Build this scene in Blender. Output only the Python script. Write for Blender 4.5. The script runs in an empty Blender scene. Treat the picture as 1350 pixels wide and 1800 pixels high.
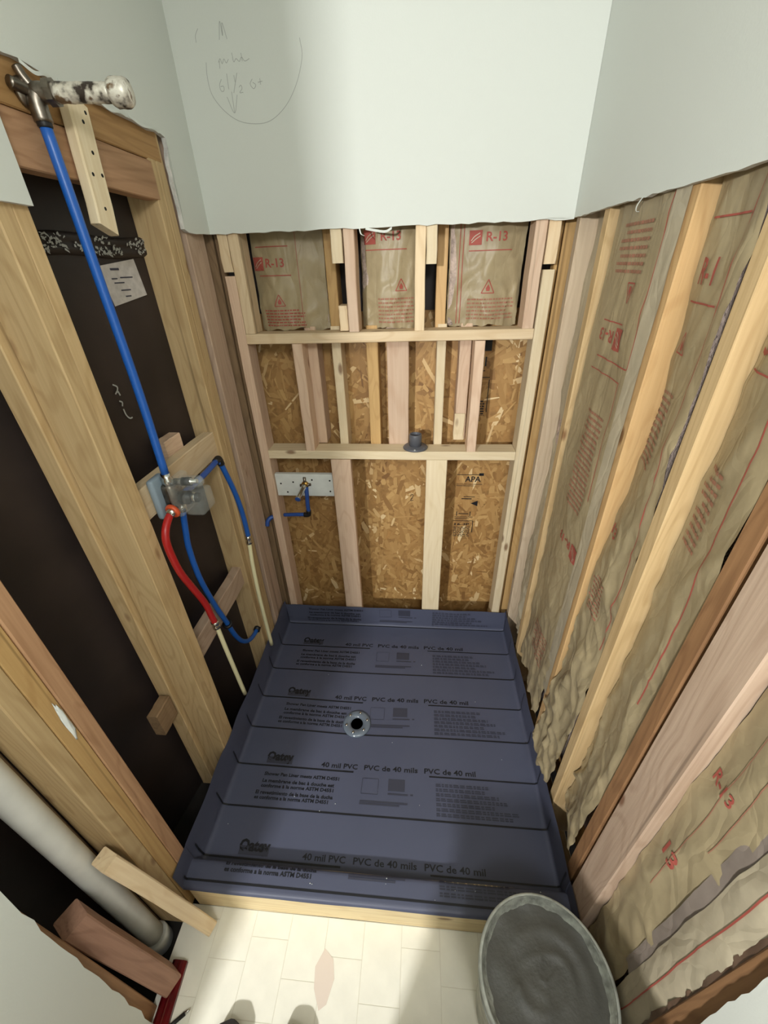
import bpy, bmesh, math, random
from mathutils import Vector, Matrix, noise
random.seed(7)
scene = bpy.context.scene
col = scene.collection

# ------------------------------------------------------------------ camera
F_PX, PITCH, YAW, ROLL, CAM_H = 712.75, .54896, -.097933, .033449, 1.80
_f = Vector((math.sin(YAW)*math.cos(PITCH), math.cos(YAW)*math.cos(PITCH), -math.sin(PITCH)))
_r = Vector((math.cos(YAW), -math.sin(YAW), 0))
_d = _f.cross(_r)
_rx = _r*math.cos(ROLL) + _d*math.sin(ROLL)
_dn = -_r*math.sin(ROLL) + _d*math.cos(ROLL)
cam_data = bpy.data.cameras.new('camera')
cam_data.sensor_fit = 'HORIZONTAL'
cam_data.sensor_width = 36.0
cam_data.lens = F_PX/1350*36.0
cam_data.clip_start = .02
cam = bpy.data.objects.new('camera', cam_data)
col.objects.link(cam)
m = Matrix((_rx, -_dn, -_f)).transposed().to_4x4()
m.translation = (0, 0, CAM_H)
cam.matrix_world = m
scene.camera = cam

# ------------------------------------------------------------------ world, lights, exposure
world = bpy.data.worlds.new('world'); scene.world = world
world.use_nodes = True
world.node_tree.nodes['Background'].inputs[0].default_value = (.93, .97, 1.0, 1)
world.node_tree.nodes['Background'].inputs[1].default_value = .20
def area(name, loc, target, sx, sy, power, colr):
    l = bpy.data.lights.new(name, 'AREA'); l.shape = 'RECTANGLE'; l.size = sx; l.size_y = sy
    l.energy = power; l.color = colr
    o = bpy.data.objects.new(name, l); col.objects.link(o)
    o.location = loc
    o.rotation_euler = (Vector(target)-Vector(loc)).to_track_quat('-Z', 'Y').to_euler()
    return o
area('vanity_light', (-.975, -1.62, 2.06), (0, 1.2, 1.0), .12, .12, 60, (1.0, .99, .975))
area('added_fill_light', (.30, -.75, 2.52), (-.75, .75, 1.3), .5, .5, 25, (1.0, .99, .975))  # added fill from the right to brighten the left wall, no known fixture
scene.view_settings.view_transform = 'Standard'
scene.view_settings.look = 'None'
scene.view_settings.gamma = 1.0
scene.view_settings.use_curve_mapping = False
scene.view_settings.exposure = 0.28

# ------------------------------------------------------------------ helpers
def S(r, g, b):
    f = lambda c: (c/12.92 if c <= .04045 else ((c+.055)/1.055)**2.4)
    return (f(r/255), f(g/255), f(b/255), 1)

def tag(o, label=None, cat=None, group=None, kind=None):
    if label: o['label'] = label
    if cat: o['category'] = cat
    if group: o['group'] = group
    if kind: o['kind'] = kind
    return o

def empty(name, loc=(0, 0, 0)):
    o = bpy.data.objects.new(name, None); col.objects.link(o); o.location = loc
    o.empty_display_size = .05
    return o

_W = {}
def add(name, me, mat, parent=None, matrix=None, smooth=False):
    if mat is not None and not me.materials: me.materials.append(mat)
    if smooth:
        me.polygons.foreach_set('use_smooth', [True]*len(me.polygons))
    o = bpy.data.objects.new(name, me); col.objects.link(o)
    if matrix is not None: o.matrix_world = matrix
    _W[o.name] = matrix.copy() if matrix is not None else Matrix.Identity(4)
    if parent is not None:
        o.parent = parent
        o.matrix_parent_inverse = (_W[parent.name] if parent.name in _W else Matrix.Translation(parent.location)).inverted()
    return o

def pyd(name, v, f):
    me = bpy.data.meshes.new(name); me.from_pydata([tuple(x) for x in v], [], f); me.update(); return me

def board_mesh(w, t, L, ch=.0025, seg=5, wob=.0012, seed=0, end_skew=0.0):
    """bevelled board, length along local Z, centred; slightly bowed like real lumber"""
    rnd = random.Random(seed)
    a, b = w/2, t/2
    ring = [(a-ch, -b), (a, -b+ch), (a, b-ch), (a-ch, b), (-a+ch, b), (-a, b-ch), (-a, -b+ch), (-a+ch, -b)]
    v, f = [], []
    for i in range(seg+1):
        z = -L/2 + L*i/seg
        ox, oy = rnd.uniform(-wob, wob), rnd.uniform(-wob, wob)
        for x, y in ring:
            sk = end_skew*x if i in (0, seg) else 0
            v.append((x+ox, y+oy, z+sk))
    for i in range(seg):
        for k in range(8):
            f.append((i*8+k, i*8+(k+1) % 8, (i+1)*8+(k+1) % 8, (i+1)*8+k))
    f.append(tuple(reversed(range(8)))); f.append(tuple(range(seg*8, seg*8+8)))
    return pyd('board', v, f)

_bs = [0]
def board(name, parent, mat, lo, hi, axis='Z', ch=.0025, wob=.0012, label=None, tilt=None):
    _bs[0] += 1
    d = [hi[i]-lo[i] for i in range(3)]; c = [(hi[i]+lo[i])/2 for i in range(3)]
    if axis == 'Z': me = board_mesh(d[0], d[1], d[2], ch, seed=_bs[0], wob=wob); R = Matrix.Identity(4)
    elif axis == 'Y': me = board_mesh(d[0], d[2], d[1], ch, seed=_bs[0], wob=wob); R = Matrix.Rotation(-math.pi/2, 4, 'X')
    else: me = board_mesh(d[2], d[1], d[0], ch, seed=_bs[0], wob=wob); R = Matrix.Rotation(math.pi/2, 4, 'Y')
    M = Matrix.Translation(c)
    if tilt: M = M @ Matrix.Rotation(tilt[1], 4, tilt[0])
    o = add(name, me, mat, parent, M @ R)
    if label: o['label'] = label
    return o

def stick(name, parent, mat, p0, p1, w, t, up=(0, 0, 1), seed=1, skew=0):
    p0, p1 = Vector(p0), Vector(p1); z = (p1-p0).normalized()
    x = Vector(up).cross(z).normalized(); y = z.cross(x)
    M = Matrix((x, y, z)).transposed().to_4x4(); M.translation = (p0+p1)/2
    return add(name, board_mesh(w, t, (p1-p0).length, .003, seed=seed, end_skew=skew), mat, parent, M)

def catmull(pts, n=8):
    P = [Vector(p) for p in pts]; P = [2*P[0]-P[1]] + P + [2*P[-1]-P[-2]]
    out = []
    for i in range(1, len(P)-2):
        a, b, c, d = P[i-1:i+3]
        for k in range(n):
            t = k/n
            out.append(.5*((2*b)+(c-a)*t+(2*a-5*b+4*c-d)*t*t+(3*b-a-3*c+d)*t**3))
    out.append(P[-2]); return out

def tube_mesh(pts, r, sides=14, cap=True, rfn=None, noisy=0):
    v, f = [], []; n = len(pts); prev = None
    for i, p in enumerate(pts):
        t = (pts[min(i+1, n-1)]-pts[max(i-1, 0)]).normalized()
        if prev is None:
            x = t.orthogonal().normalized()
        else:
            x = (prev-t*prev.dot(t)).normalized()
        prev = x; y = t.cross(x)
        rr = rfn(i/(n-1)) if rfn else r
        for k in range(sides):
            a = 2*math.pi*k/sides
            q = rr*(1+noisy*noise.noise(Vector((math.cos(a)*2, math.sin(a)*2, i*.7))))
            v.append(p+x*math.cos(a)*q+y*math.sin(a)*q)
    for i in range(n-1):
        for k in range(sides):
            f.append((i*sides+k, i*sides+(k+1) % sides, (i+1)*sides+(k+1) % sides, (i+1)*sides+k))
    if cap:
        f.append(tuple(reversed(range(sides)))); f.append(tuple(range((n-1)*sides, n*sides)))
    return pyd('tube', v, f)

def tube(name, pts, r, mat, parent=None, n=8, sides=14, straight=False, **k):
    P = [Vector(p) for p in pts] if straight else catmull(pts, n)
    return add(name, tube_mesh(P, r, sides, **k), mat, parent, smooth=True)

def lathe_mesh(prof, sides=40, axis=None, at=(0, 0, 0), closed=False):
    v, f = [], []
    for r, z in prof:
        for k in range(sides):
            a = 2*math.pi*k/sides
            v.append(Vector((r*math.cos(a), r*math.sin(a), z)))
    n = len(prof)
    for i in range(n-1):
        for k in range(sides):
            f.append((i*sides+k, i*sides+(k+1) % sides, (i+1)*sides+(k+1) % sides, (i+1)*sides+k))
    if not closed:
        if prof[0][0] > 1e-6: f.append(tuple(reversed(range(sides))))
        if prof[-1][0] > 1e-6: f.append(tuple(range((n-1)*sides, n*sides)))
    else:
        for k in range(sides):
            f.append(((n-1)*sides+k, (n-1)*sides+(k+1) % sides, (k+1) % sides, k))
    if axis is not None:
        q = Vector((0, 0, 1)).rotation_difference(Vector(axis).normalized()).to_matrix()
        v = [q @ x for x in v]
    v = [x+Vector(at) for x in v]
    return pyd('lathe', v, f)

def prism(name, poly, fn, depth, mat, parent=None, mat_edge=None):
    """poly: 2-D outline; fn(a,b)->point; depth: thickness vector"""
    bm = bmesh.new()
    D = Vector(depth)
    A = [bm.verts.new(fn(*p)) for p in poly]; B = [bm.verts.new(Vector(fn(*p))+D) for p in poly]
    n = len(poly)
    fa = bm.faces.new(A); fb = bm.faces.new(list(reversed(B)))
    for i in range(n):
        q = bm.faces.new((A[i], B[i], B[(i+1) % n], A[(i+1) % n])); q.material_index = 1
    bm.normal_update()
    bmesh.ops.triangulate(bm, faces=[fa, fb])
    bmesh.ops.recalc_face_normals(bm, faces=bm.faces)
    me = bpy.data.meshes.new(name); bm.to_mesh(me); bm.free()
    me.materials.append(mat); me.materials.append(mat_edge or mat)
    return add(name, me, None, parent)

_dg = None
_tc = {}
def text2d(body, bold=False):
    key = (body, bold)
    if key in _tc: return _tc[key]
    cu = bpy.data.curves.new('t', 'FONT'); cu.body = body; cu.size = 1; cu.resolution_u = 2
    if bold: cu.offset = .018 if bold is True else bold
    ob = bpy.data.objects.new('t', cu); col.objects.link(ob)
    dg = bpy.context.evaluated_depsgraph_get(); dg.update()
    me = bpy.data.meshes.new_from_object(ob.evaluated_get(dg))
    v = [(p.co.x, p.co.y) for p in me.vertices]; f = [tuple(p.vertices) for p in me.polygons]
    bpy.data.objects.remove(ob); bpy.data.curves.remove(cu); bpy.data.meshes.remove(me)
    x0, x1 = min(p[0] for p in v), max(p[0] for p in v); y0, y1 = min(p[1] for p in v), max(p[1] for p in v)
    v = [((x-x0)/(x1-x0), (y-y0)/(y1-y0)) for x, y in v]
    _tc[key] = (v, f); return _tc[key]

def on_surface(name, v2, f, fn, mat, parent, maxe=None):
    """flat print: 2-D shape laid on a surface through fn(a,b)->point"""
    bm = bmesh.new()
    vs = [bm.verts.new((a, b, 0)) for a, b in v2]
    for q in f:
        try: bm.faces.new([vs[i] for i in q])
        except ValueError: pass
    if maxe:
        bmesh.ops.triangulate(bm, faces=bm.faces[:])
        for _ in range(6):
            e = [e for e in bm.edges if e.calc_length() > maxe]
            if not e: break
            bmesh.ops.subdivide_edges(bm, edges=e, cuts=1)
            bmesh.ops.triangulate(bm, faces=[q for q in bm.faces if len(q.verts) > 3])
    for x in bm.verts: x.co = fn(x.co.x, x.co.y)
    me = bpy.data.meshes.new(name); bm.to_mesh(me); bm.free()
    return add(name, me, mat, parent)

def rect2(a0, b0, a1, b1): return [(a0, b0), (a1, b0), (a1, b1), (a0, b1)]

# ------------------------------------------------------------------ materials
def new_mat(name):
    mt = bpy.data.materials.new(name); mt.use_nodes = True
    nt = mt.node_tree; b = nt.nodes['Principled BSDF']
    return mt, nt, b
def N(nt, t, **k):
    n = nt.nodes.new(t)
    for a, v in k.items(): setattr(n, a, v)
    return n
def plain(name, c, rough=.5, metal=0, spec=.5, bump=None, var=0, vscale=8, trans=0, alpha=1):
    mt, nt, b = new_mat(name)
    b.inputs['Base Color'].default_value = c; b.inputs['Roughness'].default_value = rough
    b.inputs['Metallic'].default_value = metal; b.inputs['Specular IOR Level'].default_value = spec
    b.inputs['Transmission Weight'].default_value = trans
    tc = N(nt, 'ShaderNodeTexCoord')
    if var:
        no = N(nt, 'ShaderNodeTexNoise'); no.inputs['Scale'].default_value = vscale; no.inputs['Detail'].default_value = 5
        nt.links.new(tc.outputs['Object'], no.inputs['Vector'])
        mx = N(nt, 'ShaderNodeMix', data_type='RGBA')
        mx.inputs[6].default_value = tuple(x*(1-var) for x in c[:3])+(1,)
        mx.inputs[7].default_value = tuple(min(1, x*(1+var)) for x in c[:3])+(1,)
        mr = N(nt, 'ShaderNodeMapRange'); mr.inputs[1].default_value = .3; mr.inputs[2].default_value = .7
        nt.links.new(no.outputs['Fac'], mr.inputs[0]); nt.links.new(mr.outputs[0], mx.inputs[0])
        nt.links.new(mx.outputs[2], b.inputs['Base Color'])
    if bump:
        no = N(nt, 'ShaderNodeTexNoise'); no.inputs['Scale'].default_value = bump[0]; no.inputs['Detail'].default_value = 4
        nt.links.new(tc.outputs['Object'], no.inputs['Vector'])
        bp = N(nt, 'ShaderNodeBump'); bp.inputs['Strength'].default_value = bump[1]; bp.inputs['Distance'].default_value = bump[2]
        nt.links.new(no.outputs['Fac'], bp.inputs['Height']); nt.links.new(bp.outputs[0], b.inputs['Normal'])
    return mt

def wood(name, light, dark, knot=S(110, 66, 34), ring=.55, rough=.62):
    mt, nt, b = new_mat(name); L = nt.links.new
    tc = N(nt, 'ShaderNodeTexCoord'); oi = N(nt, 'ShaderNodeObjectInfo')
    ml = N(nt, 'ShaderNodeMath', operation='MULTIPLY'); ml.inputs[1].default_value = 61.7
    L(oi.outputs['Random'], ml.inputs[0])
    va = N(nt, 'ShaderNodeVectorMath', operation='ADD')
    L(tc.outputs['Object'], va.inputs[0]); L(ml.outputs[0], va.inputs[1])
    def mapped(sx, sy, sz):
        mp = N(nt, 'ShaderNodeMapping'); mp.inputs['Scale'].default_value = (sx, sy, sz)
        L(va.outputs[0], mp.inputs['Vector']); return mp.outputs[0]
    fine = N(nt, 'ShaderNodeTexNoise'); fine.inputs['Scale'].default_value = 130; fine.inputs['Detail'].default_value = 4
    L(mapped(1, 1, .03), fine.inputs['Vector'])
    broad = N(nt, 'ShaderNodeTexNoise'); broad.inputs['Scale'].default_value = 9; broad.inputs['Detail'].default_value = 1.5; broad.inputs['Distortion'].default_value = .4
    L(mapped(1, 1, .14), broad.inputs['Vector'])
    kn = N(nt, 'ShaderNodeTexVoronoi'); kn.inputs['Scale'].default_value = 8.5
    L(mapped(1, 1, .40), kn.inputs['Vector'])
    # rings: bands of the broad noise, bent round the knots
    km = N(nt, 'ShaderNodeMapRange'); km.inputs[1].default_value = .0; km.inputs[2].default_value = .35; km.inputs[3].default_value = .12; km.inputs[4].default_value = 0
    L(kn.outputs['Distance'], km.inputs[0])
    ad = N(nt, 'ShaderNodeMath', operation='ADD'); L(broad.outputs['Fac'], ad.inputs[0]); L(km.outputs[0], ad.inputs[1])
    mu = N(nt, 'ShaderNodeMath', operation='MULTIPLY'); mu.inputs[1].default_value = 75; L(ad.outputs[0], mu.inputs[0])
    si = N(nt, 'ShaderNodeMath', operation='SINE'); L(mu.outputs[0], si.inputs[0])
    rg = N(nt, 'ShaderNodeMapRange'); rg.inputs[1].default_value = .2; rg.inputs[2].default_value = 1.0; rg.inputs[4].default_value = ring*.55
    L(si.outputs[0], rg.inputs[0])
    fr = N(nt, 'ShaderNodeMapRange'); fr.inputs[1].default_value = .20; fr.inputs[2].default_value = .72; fr.inputs[4].default_value = .5
    L(fine.outputs['Fac'], fr.inputs[0])
    sm = N(nt, 'ShaderNodeMath', operation='ADD', use_clamp=True); L(rg.outputs[0], sm.inputs[0]); L(fr.outputs[0], sm.inputs[1])
    mx = N(nt, 'ShaderNodeMix', data_type='RGBA'); mx.inputs[6].default_value = light; mx.inputs[7].default_value = dark
    L(sm.outputs[0], mx.inputs[0])
    stn = N(nt, 'ShaderNodeTexNoise'); stn.inputs['Scale'].default_value = 55; stn.inputs['Detail'].default_value = 2
    L(mapped(1, 1, .012), stn.inputs['Vector'])
    sr_ = N(nt, 'ShaderNodeMapRange'); sr_.inputs[1].default_value = .66; sr_.inputs[2].default_value = .74; sr_.inputs[4].default_value = .6
    L(stn.outputs['Fac'], sr_.inputs[0])
    ms = N(nt, 'ShaderNodeMix', data_type='RGBA'); ms.inputs[7].default_value = tuple(x*.45 for x in dark[:3])+(1,)
    L(sr_.outputs[0], ms.inputs[0]); L(mx.outputs[2], ms.inputs[6]); mx = ms
    kd = N(nt, 'ShaderNodeMapRange'); kd.inputs[1].default_value = .045; kd.inputs[2].default_value = .10; kd.inputs[3].default_value = .75; kd.inputs[4].default_value = 0
    L(kn.outputs['Distance'], kd.inputs[0])
    mk = N(nt, 'ShaderNodeMix', data_type='RGBA'); mk.inputs[7].default_value = knot
    L(kd.outputs[0], mk.inputs[0]); L(mx.outputs[2], mk.inputs[6])
    hv = N(nt, 'ShaderNodeHueSaturation'); L(mk.outputs[2], hv.inputs['Color'])
    rv = N(nt, 'ShaderNodeMapRange'); rv.inputs[3].default_value = .86; rv.inputs[4].default_value = 1.08
    L(oi.outputs['Random'], rv.inputs[0]); L(rv.outputs[0], hv.inputs['Value'])
    L(hv.outputs[0], b.inputs['Base Color'])
    b.inputs['Roughness'].default_value = rough; b.inputs['Specular IOR Level'].default_value = .3
    bp = N(nt, 'ShaderNodeBump'); bp.inputs['Strength'].default_value = .25; bp.inputs['Distance'].default_value = .002
    L(fine.outputs['Fac'], bp.inputs['Height']); L(bp.outputs[0], b.inputs['Normal'])
    return mt

M = {}
M['pale'] = wood('pale_pine', S(232, 211, 176), S(208, 179, 138))
M['cream'] = wood('cream_pine', S(236, 220, 188), S(216, 194, 152), ring=.35)
M['pink'] = wood('pink_fir', S(222, 196, 170), S(198, 164, 136))
M['tan'] = wood('tan_pine', S(208, 172, 116), S(178, 140, 88))
M['old'] = wood('aged_pine', S(208, 181, 136), S(172, 142, 98))
M['greypink'] = wood('weathered_fir', S(196, 172, 150), S(162, 136, 114))
M['header'] = wood('header_fir', S(192, 152, 116), S(154, 114, 82))
M['headtop'] = wood('header_brown', S(176, 138, 90), S(142, 106, 64))
M['orange'] = wood('orange_pine', S(218, 182, 130), S(190, 150, 100))
M['beige'] = wood('beige_fir', S(208, 190, 164), S(178, 156, 130))
M['redbrown'] = wood('redbrown_fir', S(164, 124, 86), S(120, 86, 58))
M['darkold'] = wood('dark_aged_fir', S(158, 130, 98), S(118, 94, 68))
M['redblock'] = wood('reddish_fir', S(172, 134, 112), S(132, 98, 80))
M['curb'] = wood('curb_pine', S(238, 220, 176), S(206, 178, 128), ring=.35)
M['drywall'] = plain('painted_drywall', S(210, 214, 207), .75, spec=.2, bump=(230, .12, .0015))
M['gypsum'] = plain('broken_gypsum', S(205, 205, 200), .95, bump=(160, .5, .003), var=.15, vscale=60)
M['brownpaper'] = plain('brown_paper_edge', S(158, 122, 86), .9, bump=(120, .5, .003), var=.25, vscale=30)
M['tarpanel'] = plain('dark_brown_panel', S(44, 35, 32), .55, var=.35, vscale=5, bump=(60, .15, .001))
M['scuff'] = plain('whitish_scuff', S(170, 172, 166), .9)
M['tagpaper'] = plain('worn_paper_tag', S(190, 184, 178), .8, var=.12, vscale=60)
M['subfloor'] = plain('dark_subfloor', S(36, 32, 28), .9, var=.4, vscale=14)
M['ink'] = plain('black_ink', S(22, 24, 30), .5)
M['greyink'] = plain('faded_ink', S(58, 60, 74), .5)
M['redink'] = plain('red_print', S(164, 80, 68), .7)
M['fadedred'] = plain('faded_red_print', S(160, 110, 88), .7)
M['pencil'] = plain('pencil_mark', S(158, 162, 157), .7)
M['osb_base'] = plain('osb_base', S(164, 124, 72), .6, var=.25, vscale=40, bump=(70, .3, .002))
M['bluepex'] = plain('blue_pex', S(30, 92, 178), .35)
M['bluepex2'] = plain('dark_blue_pex', S(44, 82, 158), .35)
M['redpex'] = plain('red_pex', S(172, 30, 30), .35)
M['cpvc'] = plain('cream_cpvc', S(236, 230, 186), .4)
M['chrome'] = plain('chrome', S(205, 205, 200), .15, metal=1)
M['dullmetal'] = plain('dull_metal', S(130, 122, 112), .35, metal=1, var=.3, vscale=60)
M['brass'] = plain('brass', S(190, 150, 80), .3, metal=1)
M['greyplastic'] = plain('grey_plastic', S(132, 148, 160), .45)
M['black'] = plain('black_rubber', S(20, 20, 22), .5)
M['hole'] = plain('dark_hole', S(16, 14, 12), .9)
M['clear'] = plain('clear_plastic', (.62, .66, .64, 1), .04, spec=1.0)
M['clear'].node_tree.nodes['Principled BSDF'].inputs['Alpha'].default_value = .15
M['orangeclip'] = plain('orange_ring', S(206, 84, 44), .4)
M['grey_pvc'] = plain('grey_pvc', S(88, 90, 96), .4, var=.08)
M['whiteboard'] = plain('white_painted_ply', S(222, 226, 222), .6, var=.06, vscale=20)
M['whitepipe'] = plain('white_pvc', S(214, 214, 206), .4, var=.08, vscale=14)
M['plastic_bucket'] = plain('mortar_smeared_plastic', S(176, 180, 172), .6, var=.3, vscale=34)
M['mortar'] = plain('wet_mortar', S(86, 86, 82), .5, var=.12, vscale=22, bump=(90, .5, .003))
M['crust'] = plain('dried_mortar', S(150, 154, 146), .8, var=.45, vscale=46, bump=(120, .8, .004))
M['drain'] = plain('clear_drain', S(104, 114, 126), .10, spec=.7)
M['redmetal'] = plain('red_lacquer', S(92, 12, 18), .18, var=.3, vscale=20)
M['shoe'] = plain('dark_shoe', S(48, 46, 48), .8, bump=(200, .4, .002))
M['shoe2'] = plain('brown_shoe', S(70, 48, 40), .8, bump=(200, .4, .002))
M['sole'] = plain('shoe_sole', S(30, 28, 28), .8)
M['fiberglass'] = plain('pink_fiberglass', S(190, 172, 160), .95, var=.3, vscale=50, bump=(150, .8, .006))
M['tile'] = plain('cream_vinyl_tile', S(238, 236, 222), .42, var=.045, vscale=16, bump=(70, .12, .0015))
M['tilebase'] = plain('vinyl_joint', S(224, 220, 204), .7)
M['wornspot'] = plain('worn_floor_patch', S(222, 208, 194), .7)
M['counter'] = plain('counter_top', S(224, 222, 214), .3)
M['cabinet'] = plain('cabinet_wood', S(150, 110, 74), .5)

def corroded():
    mt, nt, b = new_mat('corroded_chrome'); L = nt.links.new
    tc = N(nt, 'ShaderNodeTexCoord'); no = N(nt, 'ShaderNodeTexNoise'); no.inputs['Scale'].default_value = 42; no.inputs['Detail'].default_value = 5
    L(tc.outputs['Object'], no.inputs['Vector'])
    cr = N(nt, 'ShaderNodeValToRGB'); e = cr.color_ramp.elements
    e[0].position = .40; e[0].color = S(58, 48, 40); e[1].position = .50; e[1].color = S(205, 198, 184)
    x = e.new(.60); x.color = S(232, 228, 216); x = e.new(.68); x.color = S(120, 96, 70)
    L(no.outputs['Fac'], cr.inputs[0]); L(cr.outputs[0], b.inputs['Base Color'])
    b.inputs['Roughness'].default_value = .45; b.inputs['Metallic'].default_value = .35
    bp = N(nt, 'ShaderNodeBump'); bp.inputs['Strength'].default_value = .6; bp.inputs['Distance'].default_value = .002
    L(no.outputs['Fac'], bp.inputs['Height']); L(bp.outputs[0], b.inputs['Normal'])
    return mt
M['corroded'] = corroded()

def kraft(name, c):
    mt, nt, b = new_mat(name); L = nt.links.new
    tc = N(nt, 'ShaderNodeTexCoord')
    n1 = N(nt, 'ShaderNodeTexNoise'); n1.inputs['Scale'].default_value = 6; n1.inputs['Detail'].default_value = 6; n1.inputs['Roughness'].default_value = .65
    L(tc.outputs['Object'], n1.inputs['Vector'])
    mx = N(nt, 'ShaderNodeMix', data_type='RGBA')
    mx.inputs[6].default_value = tuple(x*.80 for x in c[:3])+(1,); mx.inputs[7].default_value = tuple(x*1.13 for x in c[:3])+(1,)
    mr = N(nt, 'ShaderNodeMapRange'); mr.inputs[1].default_value = .3; mr.inputs[2].default_value = .7
    L(n1.outputs['Fac'], mr.inputs[0]); L(mr.outputs[0], mx.inputs[0]); L(mx.outputs[2], b.inputs['Base Color'])
    b.inputs['Roughness'].default_value = .42; b.inputs['Specular IOR Level'].default_value = .35
    mp = N(nt, 'ShaderNodeMapping'); mp.inputs['Scale'].default_value = (1, 1, .45); L(tc.outputs['Object'], mp.inputs['Vector'])
    vo = N(nt, 'ShaderNodeTexVoronoi', feature='DISTANCE_TO_EDGE'); vo.inputs['Scale'].default_value = 17
    nd = N(nt, 'ShaderNodeTexNoise'); nd.inputs['Scale'].default_value = 9; nd.inputs['Detail'].default_value = 3
    L(mp.outputs[0], nd.inputs['Vector'])
    va = N(nt, 'ShaderNodeVectorMath', operation='ADD'); L(mp.outputs[0], va.inputs[0])
    sc = N(nt, 'ShaderNodeVectorMath', operation='SCALE'); sc.inputs['Scale'].default_value = .12; L(nd.outputs['Color'], sc.inputs[0]); L(sc.outputs[0], va.inputs[1])
    L(va.outputs[0], vo.inputs['Vector'])
    cl = N(nt, 'ShaderNodeMapRange'); cl.inputs[2].default_value = .18; L(vo.outputs['Distance'], cl.inputs[0])
    ad = N(nt, 'ShaderNodeMath', operation='ADD'); L(cl.outputs[0], ad.inputs[0]); L(nd.outputs['Fac'], ad.inputs[1])
    bp = N(nt, 'ShaderNodeBump'); bp.inputs['Strength'].default_value = .22; bp.inputs['Distance'].default_value = .005
    L(ad.outputs[0], bp.inputs['Height']); L(bp.outputs[0], b.inputs['Normal'])
    return mt
M['kraft'] = kraft('kraft_paper', S(164, 149, 117))
M['kraft2'] = kraft('kraft_paper_pale', S(184, 173, 148))

def liner_mat():
    mt, nt, b = new_mat('pvc_liner'); L = nt.links.new
    tc = N(nt, 'ShaderNodeTexCoord'); n1 = N(nt, 'ShaderNodeTexNoise'); n1.inputs['Scale'].default_value = 3; n1.inputs['Detail'].default_value = 4
    L(tc.outputs['Object'], n1.inputs['Vector'])
    mx = N(nt, 'ShaderNodeMix', data_type='RGBA'); mx.inputs[6].default_value = S(74, 78, 97); mx.inputs[7].default_value = S(86, 90, 110)
    L(n1.outputs['Fac'], mx.inputs[0]); L(mx.outputs[2], b.inputs['Base Color'])
    b.inputs['Roughness'].default_value = .48; b.inputs['Specular IOR Level'].default_value = .4
    n2 = N(nt, 'ShaderNodeTexNoise'); n2.inputs['Scale'].default_value = 7; n2.inputs['Detail'].default_value = 2
    L(tc.outputs['Object'], n2.inputs['Vector'])
    bp = N(nt, 'ShaderNodeBump'); bp.inputs['Strength'].default_value = .2; bp.inputs['Distance'].default_value = .006
    L(n2.outputs['Fac'], bp.inputs['Height']); L(bp.outputs[0], b.inputs['Normal'])
    return mt
M['liner'] = liner_mat()

def strand_mat():
    mt, nt, b = new_mat('osb_strand'); L = nt.links.new
    at = N(nt, 'ShaderNodeAttribute'); at.attribute_name = 'tone'
    cr = N(nt, 'ShaderNodeValToRGB'); e = cr.color_ramp.elements
    e[0].color = S(134, 96, 54); e[1].color = S(238, 214, 166)
    x = e.new(.35); x.color = S(172, 132, 78); x = e.new(.8); x.color = S(202, 164, 106)
    L(at.outputs['Fac'], cr.inputs[0]); L(cr.outputs[0], b.inputs['Base Color'])
    b.inputs['Roughness'].default_value = .55
    return mt
M['strand'] = strand_mat()

# ================================================================== SETTING
# ---- rooms behind the camera: floor, ceiling, walls
floor = empty('floor'); tag(floor, 'cream vinyl tile floor in front of the curb', kind='structure')
me = pyd('slab', [(-.735, .415, 0), (.55, .415, 0), (.55, -2.4, 0), (-.735, -2.4, 0), (-.735, .415, -.03), (.55, .415, -.03), (.55, -2.4, -.03), (-.735, -2.4, -.03)],
         [(0, 1, 2, 3), (7, 6, 5, 4), (0, 4, 5, 1), (1, 5, 6, 2), (2, 6, 7, 3), (3, 7, 4, 0)])
add('floor_slab', me, M['tilebase'], floor)
me = pyd('slab', [(-2.4, -.36, 0), (-.735, -.36, 0), (-.735, -2.4, 0), (-2.4, -2.4, 0)], [(3, 2, 1, 0)])
add('floor_slab', me, M['tilebase'], floor)
tw, tl, gp = .118, .165, .0009
tmesh = None
for i in range(10):
    x0 = -.735 + i*tw
    off = [.0, .085, .03, .11, .055, .14, .02, .09, .05, .12][i]
    y = .4142
    k = 0
    while y > -.36:
        y1 = (y - (off+.03) if k == 0 else y - tl)
        k += 1
        d = (y-y1)
        me = pyd('tile', [(gp, gp, 0), (tw-gp, gp, 0), (tw-gp, d-gp, 0), (gp, d-gp, 0), (gp, gp, .0012), (tw-gp, gp, .0012), (tw-gp, d-gp, .0012), (gp, d-gp, .0012)],
                 [(4, 5, 6, 7), (0, 1, 5, 4), (1, 2, 6, 5), (2, 3, 7, 6), (3, 0, 4, 7)]) if (k == 1 or tmesh is None) else tmesh
        if k == 2 and tmesh is None: tmesh = me
        add('tile', me, M['tile'], floor, Matrix.Translation((x0, y1, 0)))
        y = y1
wp = [(-.262, .345), (-.232, .325), (-.222, .285), (-.236, .235), (-.256, .222), (-.278, .262), (-.284, .305)]
o = on_surface('worn_patch', wp, [tuple(range(len(wp)))], lambda a, b: Vector((a, b, .0018)), M['wornspot'], floor)
o['label'] = 'pinkish worn patch in the cream floor'

sub = pyd('sub', [(-1.7, .0, -.05), (-.70, .0, -.05), (-.70, 2.0, -.05), (-1.7, 2.0, -.05)], [(0, 1, 2, 3)])
o = add('subfloor', sub, M['subfloor'], floor); o['label'] = 'dark dusty subfloor under the open stud bay'
sub = pyd('sub', [(-.70, .41, -.04), (.60, .41, -.04), (.60, 2.0, -.04), (-.70, 2.0, -.04)], [(0, 1, 2, 3)])
add('subfloor', sub, M['subfloor'], floor)

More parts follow.
